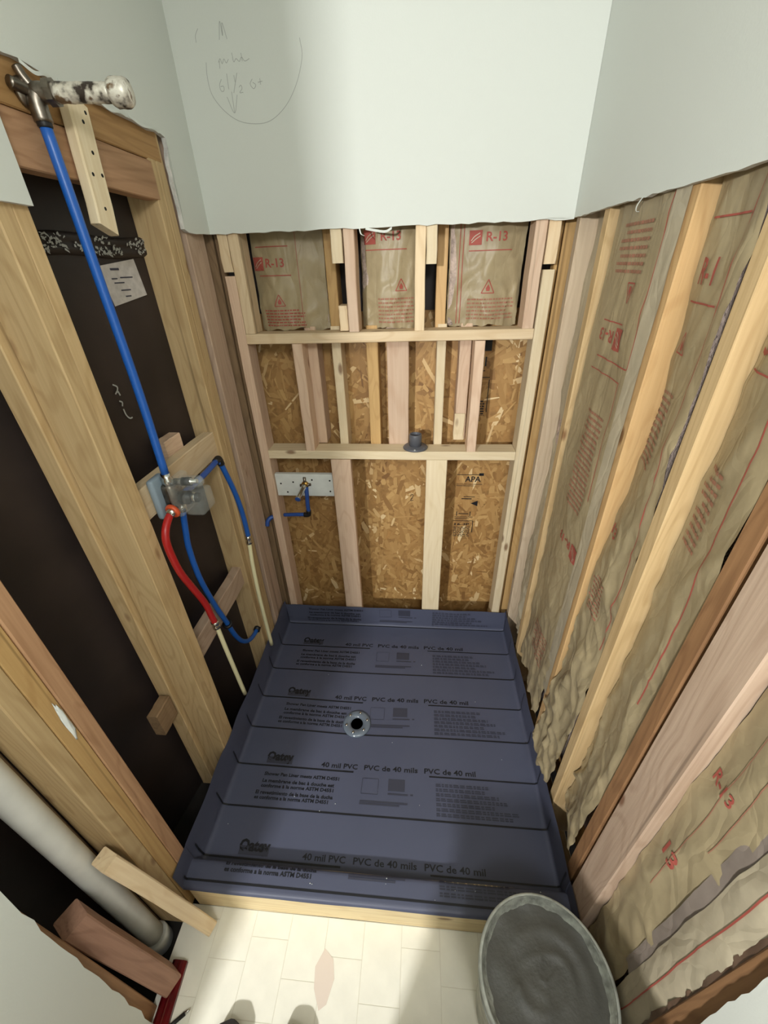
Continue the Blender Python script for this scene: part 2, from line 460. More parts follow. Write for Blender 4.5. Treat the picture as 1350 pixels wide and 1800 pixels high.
ceil = pyd('ceil', [(-2.4, -2.4, 2.56), (.6, -2.4, 2.56), (.6, 1.8, 2.56), (-2.4, 1.8, 2.56), (-2.4, -2.4, 2.6), (.6, -2.4, 2.6), (.6, 1.8, 2.6), (-2.4, 1.8, 2.6)],
           [(3, 2, 1, 0), (4, 5, 6, 7), (0, 1, 5, 4), (1, 2, 6, 5), (2, 3, 7, 6), (3, 0, 4, 7)])
tag(add('ceiling', ceil, M['drywall']), 'flat white painted ceiling above the alcove', kind='structure')

def jag(p0, p1, n, amp, seed):
    rnd = random.Random(seed); out = []
    for i in range(n):
        t = i/n
        out.append((p0[0]+(p1[0]-p0[0])*t+rnd.uniform(-amp, amp)*(i > 0), p0[1]+(p1[1]-p0[1])*t+rnd.uniform(-amp, amp)*(i > 0)))
    return out

# ---- back wall
wb = empty('wall_back', (0, 1.6, 0)); tag(wb, 'back wall with white drywall above open stud framing', kind='structure')
low = jag((-.708, 1.9), (.466, 1.902), 44, .0022, 3) + [(.466, 1.902)]
prism('drywall', low + [(.466, 2.56), (-.708, 2.56)], lambda a, b: Vector((a, 1.588, b)), (0, .0125, 0), M['drywall'], wb, M['gypsum'])
# torn paper bits along the cut
def scrap(pts, w, parent, mat=M['drywall'], ax=(0, 0, 1)):
    P = catmull(pts, 5); v = []; f = []
    A = Vector(ax)
    for p in P: v += [p-A*w/2, p+A*w/2]
    for i in range(len(P)-1): f.append((2*i, 2*i+1, 2*i+3, 2*i+2))
    me = pyd('scrap', v, f); o = add('paper_scrap', me, mat, parent)
    so = o.modifiers.new('s', 'SOLIDIFY'); so.thickness = .0006
    return o
scrap([(-.185, 1.586, 1.899), (-.15, 1.58, 1.892), (-.12, 1.583, 1.889), (-.10, 1.587, 1.898)], .007, wb)
scrap([(-.205, 1.587, 1.9), (-.2, 1.58, 1.885), (-.19, 1.583, 1.88)], .004, wb, ax=(1, 0, 0))
scrap([(.36, 1.586, 1.906), (.40, 1.583, 1.909), (.45, 1.585, 1.906)], .005, wb)

# pencil marks on the drywall
def strokes(name, lists, w, fn, mat, parent):
    v, f = [], []
    for L_ in lists:
        P = [Vector((a, b, 0)) for a, b in L_]
        if len(P) > 2: P = catmull(P, 6)
        b0 = len(v)
        for i, p in enumerate(P):
            t = (P[min(i+1, len(P)-1)]-P[max(i-1, 0)]).normalized(); n = Vector((-t.y, t.x, 0))*w/2
            v += [(p+n)[:2], (p-n)[:2]]
        for i in range(len(P)-1): f.append((b0+2*i, b0+2*i+1, b0+2*i+3, b0+2*i+2))
    return on_surface(name, v, f, fn, mat, parent)
onw = lambda a, b: Vector((a, 1.5876, b))
ps = [[(-.622, 2.362), (-.632, 2.35), (-.634, 2.336)],
      [(-.616, 2.297), (-.62, 2.263), (-.613, 2.227), (-.579, 2.19), (-.532, 2.168), (-.463, 2.166), (-.407, 2.194), (-.366, 2.239), (-.341, 2.293), (-.343, 2.33)],
      [(-.567, 2.338), (-.558, 2.372), (-.556, 2.345)], [(-.556, 2.345), (-.552, 2.369), (-.545, 2.338)],
      [(-.572, 2.225), (-.557, 2.19), (-.541, 2.228)], [(-.557, 2.19), (-.556, 2.235)],
      [(-.58, 2.262), (-.588, 2.25), (-.586, 2.238), (-.578, 2.238), (-.577, 2.247), (-.586, 2.247)],
      [(-.562, 2.272), (-.563, 2.24)], [(-.532, 2.272), (-.55, 2.232)], [(-.542, 2.268), (-.541, 2.254)],
      [(-.532, 2.243), (-.526, 2.247), (-.524, 2.24), (-.532, 2.232), (-.522, 2.232)],
      [(-.49, 2.258), (-.498, 2.248), (-.49, 2.238), (-.482, 2.245), (-.49, 2.251)], [(-.475, 2.25), (-.462, 2.252)], [(-.468, 2.258), (-.468, 2.245)],
      [(-.58, 2.295), (-.574, 2.302), (-.57, 2.292), (-.563, 2.301), (-.558, 2.293), (-.55, 2.3)], [(-.577, 2.298), (-.579, 2.283)],
      [(-.538, 2.312), (-.536, 2.294), (-.528, 2.3), (-.52, 2.294), (-.512, 2.302), (-.504, 2.294), (-.49, 2.298)], [(-.512, 2.31), (-.511, 2.294)]]
o = strokes('pencil_note', ps, .0013, onw, M['pencil'], wb); o['label'] = 'faint pencil note and arc on the drywall'; o['kind'] = 'stuff'

# sheathing (OSB) with its strands
YS = 1.785
osb = add('sheathing', pyd('osb', [(-.78, YS, .0), (.56, YS, .0), (.56, YS, 1.64), (-.78, YS, 1.64), (-.78, YS+.011, .0), (.56, YS+.011, .0), (.56, YS+.011, 1.64), (-.78, YS+.011, 1.64)],
          [(0, 1, 2, 3), (7, 6, 5, 4), (0, 4, 5, 1), (1, 5, 6, 2), (2, 6, 7, 3), (3, 7, 4, 0)]), M['osb_base'], wb)
osb['label'] = 'golden strand board sheathing behind the studs'
def strands(n, seed):
    rnd = random.Random(seed); v, f, tone = [], [], []
    for i in range(n):
        cx, cz = rnd.uniform(-.74, .53), rnd.uniform(.05, 1.62)
        L_ = rnd.uniform(.03, .125); w = rnd.uniform(.007, .03)
        if rnd.random() < .5: a = rnd.gauss(math.pi/2, .5)
        else: a = rnd.uniform(0, math.pi)
        ca, sa = math.cos(a), math.sin(a)
        y = YS-.0004-.0016*rnd.random()
        q = rnd.uniform(.5, .95); s = rnd.uniform(-.3, .3)
        pts = [(-.5, -.5*q), (-.15, -.5), (.5, -.3+s*.4), (.42, .5*q), (.05, .5), (-.5, .28+s*.4)]
        b0 = len(v); tz = rnd.uniform(-.006, .006)
        for px_, py_ in pts:
            v.append((cx+px_*L_*ca-py_*w*sa, y+tz*px_*.12, cz+px_*L_*sa+py_*w*ca))
        f.append(tuple(range(b0, b0+6)))
        t = min(1, max(0, rnd.gauss(.46, .18)))
        if rnd.random() < .035: t = rnd.uniform(.85, 1)
        tone.append(t)
    me = pyd('strands', v, f)
    at = me.attributes.new('tone', 'FLOAT', 'FACE'); at.data.foreach_set('value', tone)
    return me
o = add('strands', strands(2600, 11), M['strand'], osb); o['kind'] = 'stuff'
# black stamps on the sheathing
oso = lambda a, b: Vector((a, YS-.0028, b))
def bars(lst): 
    v, f = [], []
    for q in lst:
        b0 = len(v); v += rect2(*q); f.append((b0, b0+1, b0+2, b0+3))
    return v, f
def stamp(body, a, b, w, h, fn, mat, parent, bold=True, name='lettering', maxe=None, flip=False):
    v, f = text2d(body, bold)
    if flip: v = [(1-x, 1-y) for x, y in v]
    return on_surface(name, [(a+x*w, b+y*h) for x, y in v], f, fn, mat, parent, maxe)
stamp('APA', .225, .885, .075, .030, oso, M['ink'], osb)
rnd = random.Random(5)
bl = [(.185, .922, .30, .925), (.29, .918, .312, .932), (.185, .871, .31, .873), (.185, .862, .27, .8645), (.225, .80, .28, .803), (.215, .788, .265, .793),
      (.195, .690, .199, .716), (.262, .690, .266, .716), (.205, .701, .255, .705), (.185, .682, .28, .6845), (.185, .672, .26, .6745), (.280, .59, .2835, .66), (.18, .659, .283, .662)]
for r_ in range(7):
    z = .618-.009*r_; x = .185
    while x < .265:
        w = rnd.uniform(.006, .018); bl.append((x, z, min(x+w, .268), z+.004)); x += w+.004
for r_ in range(6):
    z = 1.275-.011*r_; x = .235
    while x < .275:
        w = rnd.uniform(.006, .02); bl.append((x, z, min(x+w, .28), z+.006)); x += w+.004
bl += [(.235, 1.345, .262, 1.352), (.289, 1.23, .2925, 1.37), (.235, 1.378, .292, 1.381), (.235, 1.43, .262, 1.437), (.266, 1.425, .2725, 1.462), (.235, 1.405, .27, 1.408), (.235, 1.215, .285, 1.217), (.245, 1.485, .288, 1.53), (.235, 1.19, .27, 1.192), (.235, 1.17, .262, 1.172)]
v, f = bars(bl)
b0 = len(v); v += [(.262, .765), (.296, .748), (.296, .780)]; f.append((b0, b0+1, b0+2))
o = on_surface('stamp', v, f, oso, M['ink'], osb); o['kind'] = 'stuff'; o['label'] = 'black mill stamp with boxes and a triangle'
stamp('16-IP', .19, .632, .075, .014, oso, M['ink'], osb)
stamp('EI', .232, 1.432, .03, .028, oso, M['ink'], osb)
o = strokes('pencil_note', [[(.02, .80), (.03, .812), (.034, .80), (.022, .775), (.036, .778)]], .003, lambda a, b: oso(a-.06, b), M['ink'], osb)

FY, FB = 1.6, 1.689           # front frame, its back
def st(x0, x1, z0, z1, mat, y0=FY, y1=None, name='stud', **k):
    return board(name, wb, M[mat], (x0, y0, z0), (x1, y1 if y1 else y0+.086, z1), 'Z', **k)
# outer studs and the short pieces above them
st(-.694, -.657, .05, 1.778, 'pink'); st(-.694, -.659, 1.79, 1.99, 'pale', name='blocking')
st(-.656, -.619, 1.590, 1.99, 'pale')
st(.400, .438, .05, 1.768, 'cream'); st(.398, .436, 1.784, 1.99, 'pale', name='blocking')
st(.356, .394, 1.590, 1.99, 'pink')
# cross pieces
board('crosspiece', wb, M['pale'], (-.656, FY-.001, 1.553), (.398, FB-.002, 1.5885), 'X', label='upper horizontal crosspiece of pale lumber')
board('crosspiece', wb, M['cream'], (-.656, FY-.001, 1.081), (.399, FB-.002, 1.119), 'X', label='lower horizontal crosspiece of pale lumber')
# upper row
st(-.263, -.226, 1.590, 1.99, 'pink'); st(-.306, -.268, 1.806, 1.99, 'cream', name='blocking'); st(-.30, -.268, 1.592, 1.675, 'pale', name='blocking', y0=1.62)
st(-.024, .011, 1.590, 1.99, 'pale'); st(.013, .048, 1.795, 1.99, 'cream', name='blocking')
# middle row
st(-.486, -.447, 1.120, 1.552, 'pink'); st(.197, .234, 1.120, 1.552, 'pink')
OB = 1.782
for x0, x1, z0, z1, mt in [(-.455, -.410, 1.122, 1.60, 'pink'), (-.352, -.315, 1.10, 1.60, 'cream'), (-.214, -.168, 1.05, 1.60, 'tan'),
                           (.063, .098, 1.06, 1.60, 'cream'), (.150, .195, 1.14, 1.60, 'pink')]:
    st(x0, x1, z0, z1, mt, y0=1.690, y1=OB)
st(-.134, -.047, 1.06, 1.60, 'pink', y0=1.690, y1=1.728)
st(.146, .19, 1.14, 1.255, 'cream', y0=1.685, y1=1.689, name='shim')
# old wall studs behind
for x0, x1, mt in [(-.35, -.312, 'tan'), (.052, .09, 'orange')]:
    st(x0, x1, 1.56, 2.1, mt, y0=1.692, y1=OB)
st(-.765, -.727, .0, 2.1, 'darkold', y0=1.64, y1=1.73); st(.462, .498, .0, 2.1, 'tan', y0=1.655, y1=1.745)
st(-.722, -.70, .0, 2.0, 'darkold', y0=1.64, y1=1.66)
st(.444, .456, .0, 2.0, 'tan', y0=1.645, y1=1.69)
# lower row, flat studs
st(-.383, -.295, .05, 1.080, 'pink', y1=1.638); st(.031, .120, .05, 1.080, 'cream', y1=1.638)
board('sole_plate', wb, M['old'], (-.70, 1.60, -.04), (.47, 1.689, .045), 'X')
# dark backing above the sheathing
add('backing', pyd('bk', [(-.8, YS+.012, 1.5), (.56, YS+.012, 1.5), (.56, YS+.012, 2.56), (-.8, YS+.012, 2.56)], [(0, 1, 2, 3)]), M['tarpanel'], wb)

# ---- left wall
wl = empty('wall_left', (-.72, .8, 0)); tag(wl, 'left wall stripped to studs under torn drywall', kind='structure')
cut = [(.93, 2.121), (.959, 2.124), (.995, 2.121), (1.039, 2.117), (1.07, 2.123), (1.093, 2.120), (1.157, 2.114), (1.19, 2.118), (1.225, 2.115), (1.301, 2.116), (1.362, 2.113), (1.40, 2.117), (1.431, 2.112),
       (1.433, 2.091), (1.424, 2.075), (1.419, 2.052), (1.422, 2.03), (1.418, 2.015), (1.421, 1.98), (1.423, 1.95), (1.419, 1.905), (1.44, 1.898), (1.487, 1.896), (1.54, 1.899), (1.589, 1.900)]
left_poly = [(1.589, 2.56), (-.36, 2.56), (-.36, .004)] + jag((.163, .004), (.195, .85), 20, .0035, 9) + [(.2, .9), (.2, 1.905)] + jag((.2, 1.905), (.868, 1.908), 12, .002, 4)[1:] + [(.868, 1.908), (.871, 2.12)] + cut
prism('drywall', left_poly, lambda a, b: Vector((-.708, a, b)), (-.0125, 0, 0), M['drywall'], wl, M['gypsum'])
for a, b, dz in [(.96, 1.03, .004), (1.05, 1.12, .002), (1.16, 1.26, .004), (1.27, 1.40, .004)]:
    scrap([(-.7075, a, 2.121), (-.703, (a*2+b)/3, 2.116-dz), (-.702, (a+2*b)/3, 2.117), (-.7075, b, 2.117)], .006, wl, ax=(0, .1, 1))
scrap([(-.706, 1.432, 2.11), (-.703, 1.426, 2.06), (-.704, 1.424, 2.0), (-.706, 1.426, 1.93)], .006, wl, ax=(0, 1, 0))
def sl(y0, y1, z0, z1, mat, x1=-.7205, x0=None, name='stud', **k):
    return board(name, wl, M[mat], (x0 if x0 else x1-.089, y0, z0), (x1, y1, z1), 'Z', **k)
sl(.833, .871, .0, 2.5, 'old', x1=-.7215); sl(.794, .8325, .0, 2.5, 'old')
sl(.775, .815, .0, 2.5, 'old', x1=-.812, x0=-.862)
sl(.446, .484, .0, 2.5, 'header', x1=-.7215); sl(.408, .4455, .0, 2.5, 'tan', x1=-.724); sl(.370, .4075, .0, 2.5, 'old', x1=-.7225)
sl(.335, .372, .0, 2.5, 'darkold', x1=-.815, x0=-.865)
sl(1.334, 1.372, .0, 2.5, 'old'); sl(1.3725, 1.412, .0, 2.5, 'old', x1=-.7215)
sl(1.300, 1.338, .0, 1.19, 'old', x1=-.735)
sl(1.45, 1.493, .0, 2.5, 'greypink', x1=-.722); sl(1.505, 1.59, .0, 2.5, 'greypink', x1=-.732, x0=-.775)
board('header', wl, M['headtop'], (-.759, .872, 2.053), (-.7212, 1.40, 2.142), 'Y', label='brown upper header board under the torn drywall')
board('header', wl, M['header'], (-.757, .872, 1.966), (-.719, 1.345, 2.051), 'Y', label='reddish lower header board')
board('header', wl, M['headtop'], (-.759, .872, 2.144), (-.7212, 1.40, 2.24), 'Y')
board('blocking', wl, M['pale'], (-.775, .8715, 1.213), (-.737, 1.333, 1.305), 'Y', label='pale blocking that carries the mixing valve')
board('blocking', wl, M['greypink'], (-.79, .8715, .622), (-.752, 1.30, .712), 'Y', label='lower blocking between the studs')
board('blocking', wl, M['pink'], (-.815, 1.11, 1.285), (-.777, 1.20, 1.352), 'Y')
board('blocking', wl, M['darkold'], (-.845, .69, .50), (-.81, .765, .60), 'Y')
board('sole_plate', wl, M['darkold'], (-.81, .86, -.04), (-.724, 1.6, .0), 'Y')
sl(.158, .198, .0, 2.5, 'redbrown', x1=-.722)
# dark panel behind the bay
pan_x = lambda y: -.985 + (y-.2)*(.195/1.25)
pv, pf = [], []
for i in range(13):
    y = .05 + 1.6*i/12
    for k in range(25):
        z = -.05 + 2.35*k/24
        pv.append((pan_x(y)+.004*noise.noise(Vector((y*4, z*3, 2))), y, z))
for i in range(12):
    for k in range(24):
        a = i*25+k; pf.append((a, a+25, a+26, a+1))
pnl = add('backing_panel', pyd('pn', pv, pf), M['tarpanel'], wl, smooth=True); pnl['label'] = 'dark brown panel behind the left stud bays'
add('end_panel', pyd('ep', [(-1.05, .10, -.05), (-.722, .10, -.05), (-.722, .10, 2.4), (-1.05, .10, 2.4)], [(0, 1, 2, 3)]), M['tarpanel'], wl)
rp = [Vector((pan_x(y)+.006, y, 1.862+.004*math.sin(y*19))) for y in [.87+.022*i for i in range(26)]]
rv, rf = [], []
for p in rp:
    for dx, dz in [(-.004, .022), (.004, .018), (.007, .010), (.004, .002), (.003, -.004), (.007, -.010), (.006, -.020), (-.004, -.026)]: rv.append((p.x+dx, p.y, p.z+dz))
for i in range(len(rp)-1):
    for k in range(7): rf.append((i*8+k, (i+1)*8+k, (i+1)*8+k+1, i*8+k+1))
rid = add('lip', pyd('lip', rv, rf), M['tarpanel'], pnl, smooth=True)
v, f = [], []
rnd = random.Random(21)
for i in range(420):
    y = rnd.uniform(.88, 1.41); dzz = rnd.choice([rnd.gauss(.010, .006), rnd.gauss(-.012, .005), rnd.uniform(-.02, .018)])
    if noise.noise(Vector((y*14, dzz*40, 5))) < -.12: continue
    L_ = rnd.uniform(.003, .014); h = rnd.uniform(.0006, .003)
    xx = pan_x(y)+.006+.0085; zz = 1.862+.004*math.sin(y*19)+dzz
    b0 = len(v); t = rnd.uniform(-.6, .6)*L_
    v += [(xx, y-L_/2, zz-h), (xx, y+L_/2, zz-h+t), (xx, y+L_/2*.7, zz+h+t), (xx, y-L_/2*.7, zz+h)]; f.append((b0, b0+1, b0+2, b0+3))
o = add('scuffs', pyd('sc', v, f), M['scuff'], pnl); o['kind'] = 'stuff'
tagf = lambda a, b: Vector((pan_x(a)+.0045, a, b))
o = on_surface('paper_tag', [(1.155, 1.816), (1.285, 1.832), (1.297, 1.742), (1.168, 1.722)], [(0, 1, 2, 3)], tagf, M['tagpaper'], pnl)
o['label'] = 'worn white paper label on the dark panel'
tg2 = lambda a, b: Vector((pan_x(a)+.006, a, b))
v, f = bars([(1.19, 1.806, 1.22, 1.811), (1.185, 1.785, 1.205, 1.788), (1.215, 1.787, 1.26, 1.790), (1.19, 1.775, 1.225, 1.778), (1.205, 1.757, 1.24, 1.76), (1.215, 1.742, 1.235, 1.745)])
o = on_surface('tag_print', v, f, tg2, M['greyink'], pnl)
o['kind'] = 'stuff'
chf = lambda a, b: Vector((pan_x(a)+.006, a, b))
o = strokes('chalk_mark', [[(1.07, 1.538), (1.082, 1.528), (1.074, 1.514)], [(1.068, 1.512), (1.078, 1.518), (1.082, 1.505)], [(1.072, 1.492), (1.08, 1.486), (1.076, 1.476)], [(1.076, 1.468), (1.078, 1.450), (1.086, 1.438), (1.096, 1.437)]], .004, chf, M['scuff'], pnl)
o['kind'] = 'stuff'
# plaster blob on the left stud
bm = bmesh.new(); bmesh.ops.create_icosphere(bm, subdivisions=3, radius=1)
for x in bm.verts:
    n = 1+.45*noise.noise(x.co*2.2)
    x.co = Vector((-.7225+.004*max(0, x.co.x)*n, 436e-3+.006*x.co.y*n+.005*noise.noise(Vector((0, 0, x.co.z*3))), 1.005+.055*x.co.z*n))
me = bpy.data.meshes.new('p'); bm.to_mesh(me); bm.free()
o = add('plaster_smear', me, M['whiteboard'], wl, smooth=True); o['label'] = 'white plaster smear on the stud'

# ---- right wall
wr = empty('wall_right', (.48, .8, 0)); tag(wr, 'right wall of studs and paper faced insulation under cut drywall', kind='structure')
rp_ = [(1.589, 2.56), (-2.4, 2.56), (-2.4, .004), (.135, .004)] + jag((.155, .3), (.172, 1.0), 30, .0022, 12) + [(.175, 1.1), (.175, 1.905)] + jag((.175, 1.905), (1.589, 1.905), 48, .0022, 13)[1:] + [(1.589, 1.905)]
prism('drywall', rp_, lambda a, b: Vector((.4665, a, b)), (.0125, 0, 0), M['drywall'], wr, M['gypsum'])
scrap([(.4655, 1.13, 1.905), (.462, 1.14, 1.892), (.461, 1.135, 1.882), (.462, 1.12, 1.88)], .004, wr, ax=(0, 1, .3))
def sr(y0, y1, z0, z1, mat, x0=.480, x1=None, name='stud', **k):
    return board(name, wr, M[mat], (x0, y0, z0), (x1 if x1 else x0+.089, y1, z1), 'Z', **k)
sr(1.573, 1.61, .0, 2.5, 'beige', label='pinkish corner stud beside the back frame')
sr(1.339, 1.377, .0, 2.5, 'old', label='knotty stud edge beside the paper faced batt')
sr(.936, .974, .0, 2.5, 'orange', label='orange stud between torn paper edges')
sr(.708, .746, .0, 2.5, 'old', label='rough edged yellowish stud')
sr(.505, .543, .0, 2.5, 'redbrown', label='reddish brown stud behind the flat post')
sr(.405, .489, .0, 2.5, 'greypink', x0=.474, x1=.512, name='post', label='broad flat smooth lumber post nearest the camera')
sr(.163, .201, .0, 2.5, 'redbrown', x0=.482)
board('sole_plate', wr, M['old'], (.486, .40, -.04), (.56, 1.6, .0), 'Y')
add('sheathing', pyd('bk', [(.585, .0, 0), (.585, 1.7, 0), (.585, 1.7, 2.56), (.585, .0, 2.56)], [(0, 1, 2, 3)]), M['osb_base'], wr)

# ---- walls behind the camera
o = add('wall_front', pyd('wf', [(-2.4, -2.4, 0), (.6, -2.4, 0), (.6, -2.4, 2.56), (-2.4, -2.4, 2.56)], [(0, 1, 2, 3)]), M['drywall']); tag(o, 'plain white wall behind the viewer', kind='structure')

# ================================================================== INSULATION BATTS
def fbm(a, b, seed): return noise.fractal(Vector((a, b, seed)), 1.0, 2.0, 4)
def ridge(a, b, seed): return 1-abs(noise.noise(Vector((a, b, seed))))*2

class Sheet:
    """crumpled paper facing: grid over (a = position along the wall, b = height)"""
    def __init__(self, wall, a0, a1, b0, b1, base, amp, seed, bulge=.0, bot=.012, res=.0075, lowcrumple=0.0, skew=0.0, edge=1.0, cr=1.0):
        self.__dict__.update(locals())
    def depth(self, a, b):
        t = (a-self.a0)/(self.a1-self.a0); s = (b-self.b0)/(self.b1-self.b0)
        base = self.base(t, s) if callable(self.base) else self.base
        d = base + self.bulge*math.sin(math.pi*min(1, max(0, t)))
        am = self.amp*(1+self.lowcrumple*max(0, 1-s*1.7))
        d += am*.8*noise.fractal(Vector((a*5, b*1.5, self.seed)), 1.2, 2.0, 2)
        d += am*.6*max(0, ridge(a*8+b*2.6, b*3.2-a*3, self.seed+7)-.45)
        d += am*self.cr*(.12+.3*max(0, 1-s*1.4))*max(0, ridge(a*19-b*8, b*8+a*8, self.seed+3)-.55)
        return d
    def at(self, a, b, off=0.0):
        d = self.depth(a, b)+off
        if self.wall == 'right': return Vector((.4995-d, a, b))
        return Vector((a, 1.70-d, b))
    def build(self, parent, mat):
        na = max(4, int((self.a1-self.a0)/self.res)); nb = max(4, int((self.b1-self.b0)/self.res))
        v, f = [], []
        for i in range(na+1):
            for k in range(nb+1):
                t, s = i/na, k/nb
                a = self.a0+(self.a1-self.a0)*t; b = self.b0+(self.b1-self.b0)*s
                low = (1-s)**8
                b2 = b + low*self.bot*2.0*fbm(a*14, 0, self.seed+20)
                ed = max(0, abs(t-.5)*2-.8)/.2
                a2 = a + self.edge*ed*(.006 if self.a1-self.a0 > .12 else .003)*fbm(b*6, t*3, self.seed+30)
                v.append(self.at(a2, b2))
        for i in range(na):
            for k in range(nb):
                q = i*(nb+1)+k; f.append((q, q+nb+1, q+nb+2, q+1) if self.wall != 'right' else (q, q+1, q+nb+2, q+nb+1))
        o = add('kraft_facing', pyd('kraft', v, f), mat, parent, smooth=True)
        return o
    # print helpers: reading runs towards -a on the right wall, +a on the back wall
    def rd(self, flip=False):
        sgn = -1 if self.wall == 'right' else 1
        if flip: sgn = -sgn
        return sgn, (-1 if flip else 1)

def put(sh, parent, body, a, b, w, h, mat, flip=False, bold=True, name='lettering'):
    """text with its reading-start bottom corner at (a,b)"""
    sa, sb = sh.rd(flip); v, f = text2d(body, bold)
    return on_surface(name, [(a+sa*x*w, b+sb*y*h) for x, y in v], f, lambda p, q: sh.at(p, q, .0022), mat, sh.face, .012)
def put_bars(sh, parent, lst, mat, name='print', stuff=True):
    v, f = bars(lst)
    o = on_surface(name, v, f, lambda p, q: sh.at(p, q, .0022), mat, sh.face, .012)
    if stuff: o['kind'] = 'stuff'
    return o
def para(a0, a1, b0, b1, rows, seed, fill=.42):
    rnd = random.Random(seed); out = []; h = (b1-b0)/rows
    for r_ in range(rows):
        a = a0; end = a1-(a1-a0)*rnd.uniform(0, .25)*(r_ % 3 == 2)
        while a < end:
            w = rnd.uniform(.004, .016); out.append((a, b0+r_*h, min(a+w, end), b0+r_*h+h*fill)); a += w+.0028
    return out
def outline(pts, w):
    v, f = [], []
    n = len(pts)
    for i in range(n):
        p, q = Vector(pts[i]), Vector(pts[(i+1) % n]); t = (q-p).normalized(); nn = Vector((-t.y, t.x))*w/2
        b0 = len(v); v += [tuple(p+nn), tuple(p-nn), tuple(q-nn), tuple(q+nn)]; f.append((b0, b0+1, b0+2, b0+3))
    return v, f
def warn(sh, parent, a, b, s, flip=False):
    sgn = -1 if flip else 1
    v, f = outline([(a-s*.5, b), (a+s*.5, b), (a, b+sgn*s*.95)], s*.07)
    b0 = len(v); v += [(a-s*.12, b+sgn*s*.14), (a+s*.13, b+sgn*s*.14), (a+s*.16, b+sgn*s*.36), (a+.0, b+sgn*s*.62), (a-s*.17, b+sgn*s*.34)]; f.append(tuple(range(b0, b0+5)))
    return on_surface('warning_symbol', v, f, lambda p, q: sh.at(p, q, .0022), M['redink'], sh.face, .012)
def logo(sh, parent, a, b, s, flip=False):
    """red square with a pale swirl"""
    o = put_bars(sh, parent, [(a-s/2, b-s/2, a+s/2, b+s/2)], M['redink'], 'logo', False)
    P = [(a-s*.3, b-s*.28), (a-s*.05, b+s*.05), (a+s*.3, b+s*.3), (a+s*.05, b+s*.12)]
    v, f = [], []
    strokes('logo_swirl', [[(a-s*.34, b-s*.2), (a-s*.1, b+s*.08), (a+s*.32, b+s*.32)], [(a-s*.3, b-s*.34), (a, b-s*.1), (a+s*.36, b+s*.12)]], s*.06,
            lambda p, q: sh.at(p, q, .0030), M['kraft2'], sh.face)
    return o

def batt(label, sh, mat='kraft', group=None, glass=None):
    e = empty('insulation_batt', tuple(sh.at((sh.a0+sh.a1)/2, sh.b0)))
    tag(e, label, 'insulation', group)
    e_f = sh.build(e, M[mat])
    sh.face = e_f
    if glass:
        lo, hi = glass
        d = [hi[i]-lo[i] for i in range(3)]
        bm = bmesh.new(); bmesh.ops.create_cube(bm, size=1)
        bmesh.ops.subdivide_edges(bm, edges=bm.edges[:], cuts=10, use_grid_fill=True)
        for x in bm.verts:
            p = Vector(((x.co.x+.5)*d[0]+lo[0], (x.co.y+.5)*d[1]+lo[1], (x.co.z+.5)*d[2]+lo[2]))
            n = noise.noise_vector(p*22)*.004; x.co = p+n
        me = bpy.data.meshes.new('fg'); bm.to_mesh(me); bm.free()
        add('fiberglass', me, M['fiberglass'], e, smooth=True)
    return e

# three batts above the upper crosspiece on the back wall
GB = 'insulation batts above the upper crosspiece'
def back_batt(label, a0, a1, seed, lx, tx, lz, glass=True, amp=.010):
    sh = Sheet('back', a0, a1, 1.592, 1.99, lambda t, s: -.006, amp*1.7, seed, bulge=.028, bot=.006, lowcrumple=.5, cr=1.4)
    e = batt(label, sh, 'kraft', GB, ((a0+.005, 1.71, 1.594), (a1-.005, 1.775, 1.99)))
    logo(sh, e, lx, lz+.012, .042); put(sh, e, 'R-13', tx, lz, .07, .028, M['redink'])
    w0, w1 = max(a0+.02, lx-.02), min(a1-.02, tx+.09)
    put_bars(sh, e, [(w0, lz-.027, w1, lz-.024), (w0, lz+.062, w1, lz+.065)], M['redink'], 'rule')
    return sh, e
sh, e = back_batt('paper insulation batt beside the left back stud with full red print', -.618, -.352, 3, -.595, -.565, 1.80)
warn(sh, e, -.53, 1.675, .04); put_bars(sh, e, para(-.595, -.44, 1.606, 1.668, 6, 3), M['redink'])
put_bars(sh, e, [(-.448, 1.6, -.4455, 1.95)], M['fadedred'], 'rule')
sh, e = back_batt('narrow paper insulation batt between the middle back studs', -.222, -.012, 5, -.185, -.145, 1.868, amp=.016)
warn(sh, e, -.075, 1.715, .04); put_bars(sh, e, para(-.16, -.03, 1.61, 1.70, 7, 5), M['fadedred'])
sh, e = back_batt('creased paper insulation batt beside the right back stud', .094, .352, 8, .18, .215, 1.855, amp=.014)
warn(sh, e, .235, 1.70, .045); put_bars(sh, e, para(.165, .335, 1.615, 1.69, 6, 8), M['fadedred'])
put_bars(sh, e, [(.128, 1.6, .1305, 1.95), (.14, 1.6, .1425, 1.95)], M['redink'], 'rule')

# right wall batts
GR = 'insulation batts on the right wall'
# corner bay: torn fuzzy paper between corner stud and knotty stud
shc = Sheet('right', 1.38, 1.572, .26, 1.97, lambda t, s: -.002-.030*t, .024, 40, bot=.03, lowcrumple=.6)
ec = batt('torn grey insulation squeezed beside the pinkish corner stud', shc, 'kraft2', GR, ((.535, 1.385, .25), (.58, 1.567, 1.97)))
